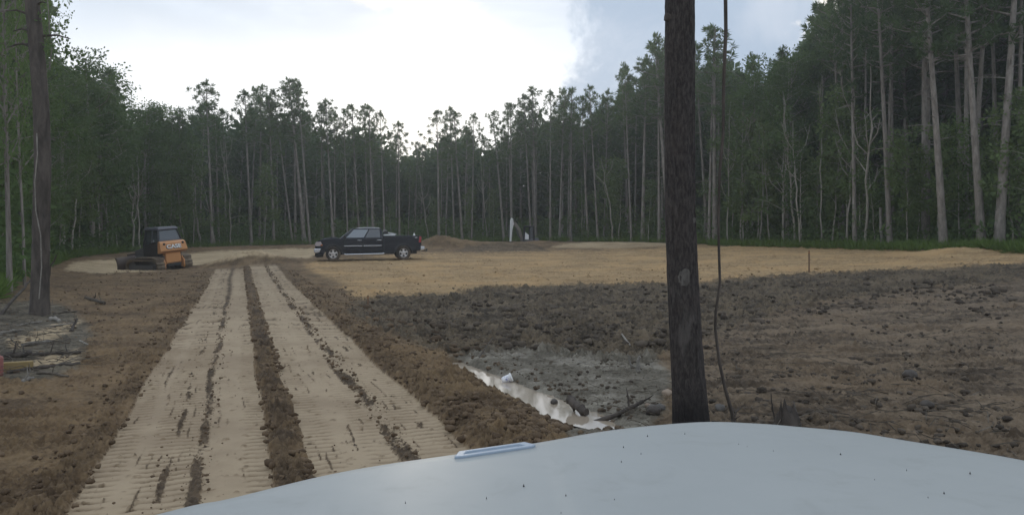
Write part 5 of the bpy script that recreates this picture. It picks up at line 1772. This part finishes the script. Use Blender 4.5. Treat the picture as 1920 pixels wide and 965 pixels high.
# ------------------------------------------------------------------ the white bonnet in front of the camera
def build_hood_vehicle():
    m, nt, b = new_mat('faded_white_paint')
    t = nn(nt, 'ShaderNodeTexCoord'); v = t.outputs['Object']
    n1 = noise(nt, v, 2.4, 5, 0.6); n2 = noise(nt, v, 9.0, 6, 0.65, 0.5); n3 = noise(nt, v, 120.0, 3, 0.7)
    c = mixc(nt, n1, (0.305, 0.322, 0.316), (0.378, 0.394, 0.384))
    c = mixc(nt, mth(nt, 'MULTIPLY', sstep(nt, n2, 0.52, 0.75), 0.35), c, (0.25, 0.25, 0.235))
    c = mixc(nt, mth(nt, 'MULTIPLY', sstep(nt, n3, 0.60, 0.75), 0.18), c, (0.45, 0.41, 0.35))
    nt.links.new(c, b.inputs['Base Color'])
    nt.links.new(mth(nt, 'ADD', 0.52, mth(nt, 'MULTIPLY', n2, 0.25)), b.inputs['Roughness'])
    b.inputs['Coat Weight'].default_value = 0.15; b.inputs['Coat Roughness'].default_value = 0.35
    M['hood_paint'] = m
    sc = 0.84
    # outline of the bonnet's front edge (photo columns and rows turned into plan, metres ahead of the eye)
    edge = [(-0.78, 0.55), (-0.76, 0.85)]
    for px, py, d in [(310, 965, 1.35), (430, 927, 1.42), (600, 890, 1.55), (720, 872, 1.63), (860, 853, 1.71), (1005, 830, 1.80), (1150, 806, 1.92), (1310, 790, 2.0), (1420, 795, 1.985), (1500, 803, 1.95),
                      (1600, 818, 1.90), (1700, 835, 1.82), (1810, 854, 1.74), (1920, 872, 1.66), (2050, 896, 1.55)]:
        d = d * sc
        edge.append(((px - 960) / F * d, d))
    edge += [(1.18, 1.0), (1.20, 0.75), (1.20, 0.55)]
    # resample
    pts = [Vector((a, b_)) for a, b_ in edge]
    P = []
    for i in range(len(pts) - 1):
        for k in range(9):
            p0, p1, p2, p3 = pts[max(i - 1, 0)], pts[i], pts[i + 1], pts[min(i + 2, len(pts) - 1)]
            tt = k / 9
            P.append(0.5 * ((2 * p1) + (p2 - p0) * tt + (2 * p0 - 5 * p1 + 4 * p2 - p3) * tt ** 2 + (3 * p1 - p0 - 3 * p2 + p3) * tt ** 3))
    P.append(pts[-1])
    cx, cy = 0.25, 0.55
    z_edge = EYE - 0.493 * sc
    mb = MB(); n = len(P)
    fr = [i / 40 for i in range(41)]
    rows = []
    for f in fr:
        row = []
        for p in P:
            x = cx + (p.x - cx) * f; y = cy + (p.y - cy) * f
            crease = float(smooth(abs(x - 0.44 + 0.05 * (y - 1.0)), 0.36, 0.345)) * (1 - f ** 6)
            row.append(Vector((x, y, z_edge + 0.018 * (1 - f ** 2) + 0.0035 * crease)))
        rows.append(row)
    # rolled edge and drop to the nose and wings
    for dxy, dz in [(0.006, -0.006), (0.011, -0.018), (0.013, -0.05), (0.030, -0.30), (0.034, -0.62)]:
        row = []
        for i, p in enumerate(P):
            tv = (P[min(i + 1, n - 1)] - P[max(i - 1, 0)]).normalized(); nv = Vector((-tv.y, tv.x))
            row.append(Vector((p.x + nv.x * dxy, p.y + nv.y * dxy, z_edge + dz)))
        rows.append(row)
    rr = rows
    vs = [q for r_ in rr for q in r_]
    mb.add(vs, [(i * n + k, i * n + k + 1, (i + 1) * n + k + 1, (i + 1) * n + k) for i in range(len(rr) - 1) for k in range(n - 1)])
    root = empty('white_vehicle', (0.25, 1.0, 0.0))
    tag(root, 'white bonnet of the vehicle the picture is taken from, dusty with dark specks', 'vehicle')
    o = mb.build('hood', m, root, 60)
    o.matrix_parent_inverse = Matrix.Translation((-0.25, -1.0, 0.0))
    M['blue_trim'] = simple('pale_blue_trim', (0.30, 0.36, 0.43), 0.38, 0.1, 0.1, namp=0.06)
    # raised slot on the bonnet's edge
    def at(px, py, lift=0.0):
        d = (EYE - (z_edge + lift)) * F / (py - HOR)
        return Vector(((px - 960) / F * d, d, z_edge + lift))
    A, B, C_, D_ = at(838, 856, .006), at(852, 848, .006), at(990, 829, .006), at(1004, 832, .006)
    v1 = MB()
    ax = (at(1000, 833) - at(848, 855)); L = ax.length; ax.normalize(); nrm = Vector((-ax.y, ax.x, 0))
    mid = (at(1000, 836) + at(848, 857)) / 2

    def loc(a, c, h):
        return mid + ax * a + nrm * c + Vector((0, 0, h))
    w = 0.016
    outer = [loc(-L / 2, -w * .7, 0), loc(-L / 2 + 0.012, -w, 0), loc(L / 2 - 0.012, -w, 0), loc(L / 2, -w * .6, 0), loc(L / 2 - 0.01, w, 0), loc(-L / 2 + 0.02, w, 0)]
    inner = [loc(-L / 2 + .022, -w * .35, 0), loc(-L / 2 + 0.028, -w * .5, 0), loc(L / 2 - 0.03, -w * .5, 0), loc(L / 2 - .022, -w * .3, 0), loc(L / 2 - 0.028, w * .5, 0), loc(-L / 2 + 0.034, w * .5, 0)]
    up = Vector((0, 0, 0.006)); k = 6
    vs = [p for p in outer] + [p + up for p in outer] + [p + up for p in inner] + [p + Vector((0, 0, 0.0015)) for p in inner]
    fs = []
    for r_ in range(3):
        for i in range(k):
            fs.append((r_ * k + i, r_ * k + (i + 1) % k, (r_ + 1) * k + (i + 1) % k, (r_ + 1) * k + i))
    fs.append(tuple(3 * k + i for i in range(k)))
    v1.add(vs, fs)
    o = v1.build('hood_vent', M['blue_trim'], root, 30, 0.002)
    o.matrix_parent_inverse = Matrix.Translation((-0.25, -1.0, 0.0))
    # specks of dirt stuck on the paint
    sp = MB()
    for px, py, s in [(982, 907, 2.2), (1061, 930, 1.5), (1165, 864, 1.7), (1202, 848, 1.5), (1169, 834, 1.4), (1214, 811, 1.3), (1284, 807, 1.2), (1152, 940, 1.6), (1052, 961, 1.3), (1385, 829, 1.5), (1401, 834, 1.2),
                      (1450, 843, 1.3), (1576, 849, 2.0), (1819, 884, 1.7), (1770, 926, 1.6), (1326, 953, 1.2), (1740, 935, 1.0), (1640, 900, 0.9), (912, 931, 0.9), (1490, 915, 0.9), (760, 940, 1.0), (1700, 880, 0.8)]:
        d = (EYE - (z_edge + 0.012)) * F / (py - HOR)
        f2 = ((d - cy) / 1.13) ** 2
        p = Vector(((px - 960) / F * d, d, z_edge + 0.018 * (1 - min(1, f2)) + 0.0004 + 0.0035 * float(smooth(abs((px - 960) / F * d - 0.44 + 0.05 * (d - 1.0)), 0.36, 0.345))))
        r0 = s * d / F * 0.95
        nsp = 7
        ring = [p + Vector((math.cos(6.283 * i / nsp) * r0 * random.uniform(.7, 1.3), math.sin(6.283 * i / nsp) * r0 * random.uniform(.8, 1.5), -0.004)) for i in range(nsp)]
        sp.add(ring + [p + Vector((0, 0, r0 * 0.6))], [(i, (i + 1) % nsp, nsp) for i in range(nsp)])
    o = sp.build('dirt_speck', M['rubber'], root, 60)
    o['kind'] = 'stuff'
    o.matrix_parent_inverse = Matrix.Translation((-0.25, -1.0, 0.0))


build_hood_vehicle()


# ------------------------------------------------------------------ small things lying about
def on_ground(px, py):
    x, y, z = hit(px, py)
    return Vector((x, y, z))


def stick(name, label, pts, rad, mat, cat, group=None, sub=None, seed=0):
    """a stick, root or log along world points, knobbly, with optional side twigs"""
    rr = random.Random(seed)
    base = Vector(pts[0])
    root = empty(name, base)
    mb = MB()
    P = []
    pts = [Vector(p) - base for p in pts]
    for i in range(len(pts) - 1):
        for k in range(4):
            p = pts[i].lerp(pts[i + 1], k / 4)
            j = rad[0] * 0.35
            P.append(p + Vector((rr.uniform(-j, j), rr.uniform(-j, j), rr.uniform(-j, j))))
    P.append(pts[-1])
    n = len(P)
    R_ = [(rad[0] + (rad[1] - rad[0]) * i / (n - 1)) * rr.uniform(0.85, 1.15) for i in range(n)]
    mb.tube(P, R_, 8)
    mb.build('stem', mat, root, 50)
    for (i, dv, L, r) in (sub or []):
        tb = MB(); p = P[min(i, n - 1)]; d = Vector(dv)
        tb.tube([p, p + d * L * 0.5 + Vector((rr.uniform(-.1, .1), rr.uniform(-.1, .1), 0)) * L, p + d * L], [r, r * 0.7, r * 0.25], 6)
        tb.build('twig', mat, root, 50)
    tag(root, label, cat, group)
    return root


def up(p, h):
    return Vector((p[0], p[1], p[2] + h))


# hanging vine right of the foreground trunk
Yv = 6.9
vine_px = [(1360, -40), (1361, 60), (1357, 150), (1356, 250), (1349, 330), (1347, 420), (1348, 470), (1350, 530), (1342, 585), (1341, 615), (1349, 680), (1360, 730), (1373, 775), (1378, 800)]
vp = [Vector((atpx(a, Yv), Yv, EYE - (b - HOR) / F * Yv)) for a, b in vine_px]
vp[-1].z = gz(vp[-1].x, Yv) - 0.02
top = vp[0] + Vector((0.02, 0, 4.2))
root = empty('hanging_vine', vp[-1])
mb = MB()
pl = [p - vp[-1] for p in reversed(vp)] + [top - vp[-1]]
mb.tube(pl, [0.022, 0.017, 0.015, 0.014, 0.013, 0.012, 0.012, 0.012, 0.012, 0.013, 0.014, 0.015, 0.017, 0.018, 0.018], 8)
mb.build('stem', M['bark_dark'], root, 60)
tw = MB()
for k in range(5):
    p = pl[0] + Vector((0, 0, 0.04 + 0.03 * k)); a = random.uniform(0, 6.28)
    tw.tube([p, p + Vector((math.cos(a), math.sin(a), 0.5)) * 0.12], [0.008, 0.003], 4)
tw.build('twig', M['bark_dark'], root, 60)['kind'] = 'stuff'
tag(root, 'dark wavy vine hanging to the ground right of the charred trunk', 'vine')

# thin vine hanging left
Yv = 16.5
lp = [Vector((atpx(a, Yv), Yv, EYE - (b - HOR) / F * Yv)) for a, b in [(94, 132), (93, 120), (97, 95), (96, 75), (92, 60), (92, 35), (89, 0), (88, -60)]]
root = empty('hanging_vine', lp[0])
mb = MB(); mb.tube([p - lp[0] for p in lp], 0.012, 6); mb.build('stem', M['greywood'], root, 60)
for i in (2, 4, 5):
    t_ = MB(); p = lp[i] - lp[0]; t_.tube([p, p + Vector((0.06, 0, 0.10))], [0.006, 0.002], 4); t_.build('twig', M['greywood'], root, 60)
tag(root, 'thin pale vine dangling against the sky right of the leaning left trunk', 'vine')

# sapling right of the left trunk, bare and dark
a = on_ground(92, 582); Yv = a.y
stick('bare_sapling', 'dark bare sapling standing just right of the leaning left trunk', [a, Vector((atpx(90, Yv), Yv, EYE - (530 - HOR) / F * Yv)), Vector((atpx(95, Yv), Yv, EYE - (500 - HOR) / F * Yv)), Vector((atpx(106, Yv), Yv, EYE - (478 - HOR) / F * Yv))],
      (0.035, 0.012), M['bark_dark'], 'sapling', sub=[(8, (0.4, 0, 0.8), 0.25, 0.01), (5, (-0.5, 0, 0.5), 0.2, 0.008)], seed=3)
# wire-like pale vine climbing the left trunk
Yv = 16.05
lp = [Vector((atpx(a_, Yv), Yv, EYE - (b_ - HOR) / F * Yv)) for a_, b_ in [(73, 560), (78, 500), (76, 440), (67, 395), (65, 340), (70, 290), (69, 250)]]
root = empty('climbing_vine', lp[0]); mb = MB(); mb.tube([p - lp[0] for p in lp], 0.014, 6); mb.build('stem', M['greywood'], root, 60)
tag(root, 'pale thin vine climbing up the face of the leaning left trunk', 'vine')

# survey stakes
def stake(name, px, py, hpx, wpx, label, mat, lean=0.0, flag=False):
    p = on_ground(px, py)
    root = empty(name, p)
    h = hpx / F * p.y; w = wpx / F * p.y
    mb = MB()
    mb.add([(-w / 2, -w / 4, -0.15), (w / 2, -w / 4, -0.15), (w / 2, w / 4, -0.15), (-w / 2, w / 4, -0.15), (-w / 2 + lean, -w / 4, h), (w / 2 + lean, -w / 4, h), (w / 2 + lean, w / 4, h), (-w / 2 + lean, w / 4, h), (lean, 0, h + w * 0.6)],
           [(0, 3, 2, 1), (0, 1, 5, 4), (1, 2, 6, 5), (2, 3, 7, 6), (3, 0, 4, 7), (4, 5, 8), (5, 6, 8), (6, 7, 8), (7, 4, 8)])
    mb.build('shaft', mat, root, 20)
    tp = MB(); tp.box((lean, 0, h - w * 1.2), (w * 1.15, w * 0.65, w * 1.4)); tp.build('painted_top', M['orange_dirty'], root, 20)
    tag(root, label, 'stake')


M['stake_wood'] = simple('stake_wood', (0.16, 0.095, 0.055), 0.8, namp=0.3, nscale=20)
stake('survey_stake', 1517, 510, 40, 2.6, 'tall thin brown survey stake standing on the right part of the clay', M['stake_wood'])
stake('survey_stake', 690, 574, 20, 3.0, 'short brown stake at the left corner of the dark churned soil', M['stake_wood'])
M['snag'] = M['greywood']
p = Vector((atpx(1653, 43.5), 43.5, 0)); p.z = gz(p.x, p.y)
stick('broken_snag', 'pale broken pole of a dead tree at the foot of the wood on the right', [p, p + Vector((-0.03, 0, 1.2)), p + Vector((-0.05, 0, 2.35))], (0.09, 0.07), M['greywood'], 'dead trunk', seed=8)

# puddle edge: cup, stone, logs
def build_cup():
    p = on_ground(950, 722)
    z = max(p.z, PUD_Z)
    root = empty('paper_cup', (p.x, p.y, z + 0.036))
    root.rotation_euler = (R(-28), R(64), R(-30)); root.scale = (1.25, 1.25, 1.25)
    m, nt, b = new_mat('printed_cup')
    t = nn(nt, 'ShaderNodeTexCoord'); nz = noise(nt, t.outputs['Object'], 26.0, 4, 0.7, 1.0)
    sz = nn(nt, 'ShaderNodeSeparateXYZ'); nt.links.new(t.outputs['Object'], sz.inputs[0])
    band = mth(nt, 'MULTIPLY', sstep(nt, sz.outputs[2], -0.02, -0.01), mth(nt, 'SUBTRACT', 1.0, sstep(nt, sz.outputs[2], 0.02, 0.03)))
    c = mixc(nt, mth(nt, 'MULTIPLY', sstep(nt, nz, 0.50, 0.60), band), (0.78, 0.77, 0.78), (0.25, 0.27, 0.45))
    nt.links.new(c, b.inputs['Base Color']); b.inputs['Roughness'].default_value = 0.45
    mb = MB()
    n = 24; prof = [(0.026, -0.048), (0.030, -0.045), (0.034, -0.02), (0.037, 0.01), (0.040, 0.040), (0.0415, 0.045), (0.039, 0.045), (0.034, 0.0), (0.028, -0.040)]
    vs = []
    for i, (r, z_) in enumerate(prof):
        for k in range(n):
            a_ = 2 * PI * k / n; q = r * (1 + 0.10 * math.sin(3 * a_ + z_ * 40) * (z_ > -0.04))
            vs.append((q * math.cos(a_), q * math.sin(a_) * 0.86, z_ + 0.004 * math.sin(2 * a_)))
    fs = [(i * n + k, i * n + (k + 1) % n, (i + 1) * n + (k + 1) % n, (i + 1) * n + k) for i in range(len(prof) - 1) for k in range(n)]
    fs += [tuple(range(n)), tuple((len(prof) - 1) * n + k for k in range(n))]
    mb.add(vs, fs); mb.build('cup_wall', m, root, 50)
    ld = MB(); ld.lathe([(0.044, 0.042), (0.045, 0.050), (0.038, 0.056), (0.001, 0.057)], 24, 'z'); ld.build('lid', M['white_paint'], root, 40)
    tag(root, 'crumpled white cup with faint blue print lying at the puddle', 'cup')


def rock(name, label, p, s, mat, cat='stone', seed=1, sq=(1, 1, 1)):
    rr = random.Random(seed)
    bm = bmesh.new(); bmesh.ops.create_icosphere(bm, subdivisions=3, radius=1.0)
    for v in bm.verts:
        q = v.co.copy()
        f = 1 + 0.22 * float(perlin(np.array([q.x * 1.6 + seed * 3.1 + q.z]), np.array([q.y * 1.6 + q.z * 1.3]), 500)[0]) + 0.08 * float(perlin(np.array([q.x * 5 + seed + q.z * 3]), np.array([q.y * 5 - q.z * 2]), 501)[0])
        v.co = Vector((q.x * f * sq[0] * s, q.y * f * sq[1] * s, max(q.z, -0.5) * f * sq[2] * s))
    me = bpy.data.meshes.new(name); bm.to_mesh(me); bm.free()
    me.polygons.foreach_set('use_smooth', [True] * len(me.polygons)); me.materials.append(mat)
    o = bpy.data.objects.new(name, me); o.location = p; COL.objects.link(o)
    o.rotation_euler = (0, 0, rr.uniform(0, 6.28))
    tag(o, label, cat)


M['wet_clod'] = simple('wet_clod', (0.055, 0.043, 0.033), 0.6, namp=0.35, nscale=18, bump=0.01)
M['grey_clod'] = simple('grey_clod', (0.115, 0.105, 0.095), 0.9, namp=0.35, nscale=14, bump=0.01)
M['sandy_stone'] = simple('sandy_stone', (0.30, 0.23, 0.17), 0.85, namp=0.25, nscale=14, bump=0.01)
build_cup()
p = on_ground(1039, 768); rock('soil_lump', 'dark wet lump sticking out of the puddle water', (p.x, p.y, PUD_Z + 0.015), 0.055, M['wet_clod'], 'lump', 3, (1, 0.7, 0.6))
p = on_ground(1068, 782); q = on_ground(1098, 792)
stick('short_log', 'short thick dark log end lying across the end of the puddle', [(p.x - 0.01, p.y, PUD_Z + 0.10), ((p.x + q.x) / 2, (p.y + q.y) / 2, PUD_Z + 0.075), (q.x + 0.01, q.y, PUD_Z + 0.04)], (0.048, 0.040), M['bark_dark'], 'log', sub=[(1, (0.15, -0.2, -1), 0.11, 0.038)], seed=5)
a, b, c = on_ground(1097, 803), on_ground(1150, 788), on_ground(1205, 763)
stick('fallen_branch', 'long dark branch lying on the wet silt below the charred trunk', [up(a, 0.02), up(b, 0.045), up(c, 0.06)], (0.030, 0.018), M['bark_dark'], 'branch', sub=[(6, (-0.1, 0.2, 0.9), 0.22, 0.012), (8, (0.5, -0.3, 0.4), 0.2, 0.01)], seed=6)
a = on_ground(1198, 697); Yb = a.y
stick('broken_root', 'pale broken root standing up out of the grey silt', [a, Vector((atpx(1197, Yb), Yb, a.z + 0.12)), Vector((atpx(1200, Yb), Yb, a.z + 0.2))], (0.035, 0.018), M['greywood'], 'root', sub=[(2, (-0.9, 0.1, 0.5), 0.12, 0.016)], seed=7)
a = on_ground(1184, 690); Yb = a.y
stick('broken_stick', 'thin pale stick leaning out of the grey silt beside the broken root', [a, Vector((atpx(1180, Yb), Yb, a.z + 0.1)), Vector((atpx(1179, Yb), Yb, a.z + 0.17))], (0.014, 0.009), M['greywood'], 'stick', seed=9)
a, b = on_ground(898, 672), on_ground(925, 646)
stick('bent_twig', 'dark bent twig sticking up at the upper end of the puddle', [a, up(a.lerp(b, 0.5), 0.08), up(b, 0.12)], (0.010, 0.006), M['bark_dark'], 'twig', seed=10)
a, b = on_ground(1166, 632), on_ground(1181, 652)
stick('pale_stick', 'pale stick lying on the dark churned soil above the silt', [up(a, 0.05), up(b, 0.05)], (0.016, 0.012), M['greywood'], 'stick', seed=11)
# clods and stones left of the charred trunk's foot
for i, (px, py, s, mt, lab) in enumerate([(1252, 742, 0.060, 'sandy_stone', 'rounded pale stone against the left side of the charred trunk'), (1225, 775, 0.075, 'wet_clod', 'large dark clod left of the charred trunk foot'),
                                          (1238, 768, 0.05, 'grey_clod', 'grey clod between the large dark clod and the charred trunk'), (1214, 762, 0.03, 'sandy_stone', 'small pale stone just behind the large dark clod'),
                                          (1706, 708, 0.085, 'wet_clod', 'lone dark clod on the brown field in the right half'), (1738, 763, 0.06, 'wet_clod', 'dark clod on the brown field near the bonnet, right'),
                                          (1350, 768, 0.05, 'grey_clod', 'grey clod at the foot of the hanging vine')]):
    p = on_ground(px, py); rock('stone' if 'stone' in lab else 'soil_clod', lab, (p.x, p.y, p.z + s * 0.4), s, M[mt], 'stone' if 'stone' in lab else 'clod', 20 + i, (1.1, 1, 0.8))

# torn stump and sticks right of the vine
def build_stump():
    p = on_ground(1478, 800)
    root = empty('torn_stump', p)
    mb = MB(); n = 18; rings = [(-0.1, 0.13), (0.0, 0.12), (0.07, 0.10), (0.12, 0.085)]
    vs = []; top = []
    for z, r in rings:
        for k in range(n):
            a_ = 2 * PI * k / n; q = r * (1 + 0.18 * math.sin(3 * a_) + 0.1 * math.sin(7 * a_))
            vs.append((q * math.cos(a_), q * math.sin(a_) * 0.7, z))
    for k in range(n):
        a_ = 2 * PI * k / n; h = 0.14 + random.choice([0.0, 0.02, 0.05, 0.10]) * (1.2 if 4 < k < 13 else 0.6)
        vs.append((0.065 * math.cos(a_), 0.045 * math.sin(a_), h))
    m = len(rings) + 1
    fs = [(i * n + k, i * n + (k + 1) % n, (i + 1) * n + (k + 1) % n, (i + 1) * n + k) for i in range(m - 1) for k in range(n)] + [tuple((m - 1) * n + k for k in range(n))]
    mb.add(vs, fs); mb.build('stump_wood', M['bark_dark'], root, 50)
    for dx_, L, l2 in [(-0.015, 0.20, -0.02), (0.03, 0.15, 0.02), (-0.05, 0.12, -0.03)]:
        s_ = MB(); s_.tube([(dx_, 0, 0.06), (dx_ + l2 * 0.5, 0, 0.06 + L * 0.6), (dx_ + l2, 0, 0.06 + L)], [0.030, 0.02, 0.003], 6); s_.build('splinter', M['bark_dark'], root, 50)
    tag(root, 'dark torn stump with splinters at the edge of the bonnet', 'stump')


build_stump()
a = on_ground(1455, 790); Yb = a.y
stick('upright_twig', 'thin dark twig standing left of the torn stump', [a, Vector((atpx(1448, Yb), Yb, a.z + 0.12)), Vector((atpx(1446, Yb), Yb, a.z + 0.26))], (0.010, 0.005), M['bark_dark'], 'twig', seed=12)
a = on_ground(1502, 802); b = on_ground(1488, 775)
stick('leaning_twig', 'dark forked twig leaning right of the torn stump', [a, up(a.lerp(b, 0.6), 0.06), up(b, 0.12)], (0.011, 0.006), M['bark_dark'], 'twig', sub=[(4, (-0.4, 0, 0.8), 0.12, 0.006)], seed=13)

# debris on the left: sticks, slabs, a beam with a red end
left_sticks = [
    ((0, 592), (58, 565), 0.035, 'bark_dark', 'dark slanting pole leaning against the foot of the leaning left trunk', 0.5),
    ((163, 560), (196, 570), 0.055, 'deadwood', 'brown log lying on bare soil right of the leaning left trunk', 0.0),
    ((15, 700), (150, 685), 0.030, 'bark_dark', 'long dark branch lying across the lowest pale sand patch on the left', 0.02),
    ((60, 668), (150, 664), 0.028, 'bark_dark', 'dark stick between the two pale sand patches on the left', 0.02),
    ((20, 636), (38, 662), 0.010, 'bark_dark', 'thin dark twig poking up in the left debris', 0.08),
    ((48, 645), (92, 640), 0.014, 'deadwood', 'curved thin stick on the upper pale sand patch', 0.02),
    ((120, 666), (152, 665), 0.030, 'bark_dark', 'short dark stick at the right end of the left debris', 0.03),
    ((133, 622), (145, 611), 0.03, 'bark_dark', 'dark stub sticking up beside the upper sand patch', 0.12),
    ((85, 615), (140, 608), 0.022, 'greywood', 'grey stick above the upper sand patch', 0.02),
    ((35, 720), (62, 712), 0.030, 'greywood', 'pale grey slab of wood near the left edge, below the plank', 0.01),
    ((40, 650), (100, 645), 0.035, 'greywood', 'thick grey stick lying below the upper sand patch', 0.03),
    ((0, 672), (60, 672), 0.05, 'bark_dark', 'thick dark log just above the yellow plank', 0.05),
]
for i, (pa, pb, r_, mt, lab, lift) in enumerate(left_sticks):
    a, b = on_ground(*pa), on_ground(*pb)
    mid_ = a.lerp(b, 0.5) + Vector((0, 0, 0.5 * lift + r_ * 0.6))
    stick('fallen_stick' if r_ < 0.04 else 'fallen_log', lab, [up(a, r_ * 0.5), mid_, up(b, r_ * 0.5 + lift)], (r_, r_ * 0.65), M[mt], 'stick' if r_ < 0.04 else 'log', 'sticks in the left debris', sub=[(3, (0.3, -0.2, 0.7), 0.3, r_ * 0.4), (6, (-0.3, 0.3, 0.6), 0.25, r_ * 0.3)] if i % 2 else None, seed=30 + i)


for i, (pa, pb, r_, mt, lab) in enumerate([
    ((30, 612), (78, 604), 0.020, 'greywood', 'thin grey stick just below the foot of the leaning left trunk'),
    ((100, 590), (150, 584), 0.024, 'deadwood', 'brown stick right of the bare sapling, above the sand'),
    ((0, 628), (44, 620), 0.030, 'greywood', 'grey branch at the left edge, level with the upper sand patch'),
    ((96, 600), (112, 606), 0.045, 'greywood', 'short pale wood chunk above the upper sand patch'),
    ((70, 700), (128, 706), 0.018, 'deadwood', 'thin brown stick below the long dark branch on the left'),
    ((150, 640), (172, 652), 0.016, 'greywood', 'small pale stick at the right border of the debris'),
]):
    a, b = on_ground(*pa), on_ground(*pb)
    stick('fallen_stick' if r_ < 0.04 else 'wood_chunk', lab, [up(a, r_ * 0.5), up(a.lerp(b, 0.5), r_ * 1.3), up(b, r_ * 0.5)], (r_, r_ * 0.7), M[mt], 'stick' if r_ < 0.04 else 'wood', 'sticks in the left debris' if r_ < 0.04 else None, sub=[(4, (0.3, -0.3, 0.5), 0.25, r_ * 0.4)] if i % 2 == 0 else None, seed=60 + i)


def build_plank():
    a, b = on_ground(-30, 700), on_ground(62, 694)
    d = (b - a); L = d.length; ang = math.atan2(d.y, d.x)
    root = empty('wooden_beam', (a + b) / 2, (0, 0, ang))
    M['plank'] = simple('plank_wood', (0.26, 0.185, 0.075), 0.8, namp=0.3, nscale=8)
    M['red_paint'] = simple('faded_red', (0.30, 0.115, 0.100), 0.6, namp=0.15)
    mb = MB(); mb.box((0, 0, 0.06), (L, 0.09, 0.13)); mb.build('beam', M['plank'], root, 30, 0.008)
    for s in (-0.05, 0.3):
        pass
    tag(root, 'yellowish wooden beam lying in the debris at the left edge', 'beam')
    p = on_ground(2, 704)
    r2 = empty('fuel_can', (p.x - 0.03, p.y - 0.10, p.z))
    mb = MB(); mb.box((0, 0, 0.13), (0.19, 0.14, 0.26)); mb.build('can_body', M['red_paint'], r2, 30, 0.03)
    mb = MB(); mb.lathe([(0.028, 0.25), (0.028, 0.29), (0.001, 0.295)], 12, 'z', (-0.04, 0, 0)); mb.build('cap', M['rubber'], r2, 40)
    mb = MB(); mb.tube([(-0.0, 0, 0.25), (0.02, 0, 0.29), (0.07, 0, 0.29), (0.08, 0, 0.25)], 0.011, 6); mb.build('handle', M['red_paint'], r2, 40)
    tag(r2, 'faded red plastic can cut by the left edge of the picture', 'can')


build_plank()


def build_twigs():
    """fine brushwood: far too many to count"""
    mb = MB()

    def scatter(n, poly, lmin, lmax, r):
        xs = [p[0] for p in poly]; ys = [p[1] for p in poly]
        k = 0
        while k < n:
            px, py = random.uniform(min(xs), max(xs)), random.uniform(min(ys), max(ys))
            if sdpoly(np.array([px]), np.array([py]), poly)[0] < 0:
                continue
            k += 1
            yy = EYE * F / max(py - HOR, 12); xx = atpx(px, yy)
            for _ in range(3):
                yy = (EYE - gz(xx, yy)) * F / max(py - HOR, 12); xx = atpx(px, yy)
            p = Vector((xx, yy, gz(xx, yy) + random.uniform(0.0, 0.05)))
            a_ = random.uniform(0, 6.28); L = random.uniform(lmin, lmax)
            q = p + Vector((math.cos(a_), math.sin(a_), random.uniform(-0.05, 0.18))) * L
            m_ = p.lerp(q, 0.5) + Vector((random.gauss(0, .1), random.gauss(0, .1), random.uniform(0, 0.12))) * L
            mb.tube([p, m_, q], [r * random.uniform(.6, 1.3), r * .8, r * .3], 3, cap=False)
    scatter(420, [(-120, 570), (60, 558), (140, 575), (165, 640), (150, 690), (60, 700), (-120, 730)], 0.10, 0.6, 0.007)
    scatter(130, [(1200, 760), (1260, 700), (1420, 760), (1520, 790), (1500, 830), (1200, 830)], 0.06, 0.22, 0.004)
    scatter(150, [(880, 655), (1230, 665), (1230, 780), (1130, 790), (1000, 720)], 0.06, 0.28, 0.004)
    scatter(260, [(1330, 560), (1900, 510), (1900, 860), (1600, 820), (1330, 780)], 0.08, 0.5, 0.006)
    scatter(200, [(660, 580), (850, 550), (1250, 540), (1240, 640), (860, 660)], 0.12, 0.5, 0.007)
    o = mb.build('brushwood', M['deadwood'], None, 60)
    tag(o, 'fine twigs and torn roots strewn over the soil and in the left debris', 'brushwood', kind='stuff')


build_twigs()
# ------------------------------------------------------------------ thin evening haze
def build_haze():
    top = max((o.matrix_world @ Vector(c)).z for o in scene.objects if o.type == 'MESH' for c in o.bound_box) + 1.0
    low = min((o.matrix_world @ Vector(c)).z for o in scene.objects if o.type == 'MESH' for c in o.bound_box) - 1.0
    mb = MB(); S = 450
    mb.box((0, 0, (top + low) / 2), (2 * S, 2 * S, top - low))
    m = bpy.data.materials.new('haze_air'); m.use_nodes = True
    nt = m.node_tree; nt.nodes.clear()
    out = nn(nt, 'ShaderNodeOutputMaterial'); v = nn(nt, 'ShaderNodeVolumePrincipled')
    v.inputs['Color'].default_value = (0.90, 0.94, 0.98, 1)
    v.inputs['Density'].default_value = 0.0012
    v.inputs['Anisotropy'].default_value = 0.6
    nt.links.new(v.outputs[0], out.inputs['Volume'])
    o = mb.build('haze', m)
    tag(o, 'thin pale evening haze over the whole clearing', 'haze', kind='stuff')


bpy.context.view_layer.update()
build_haze()
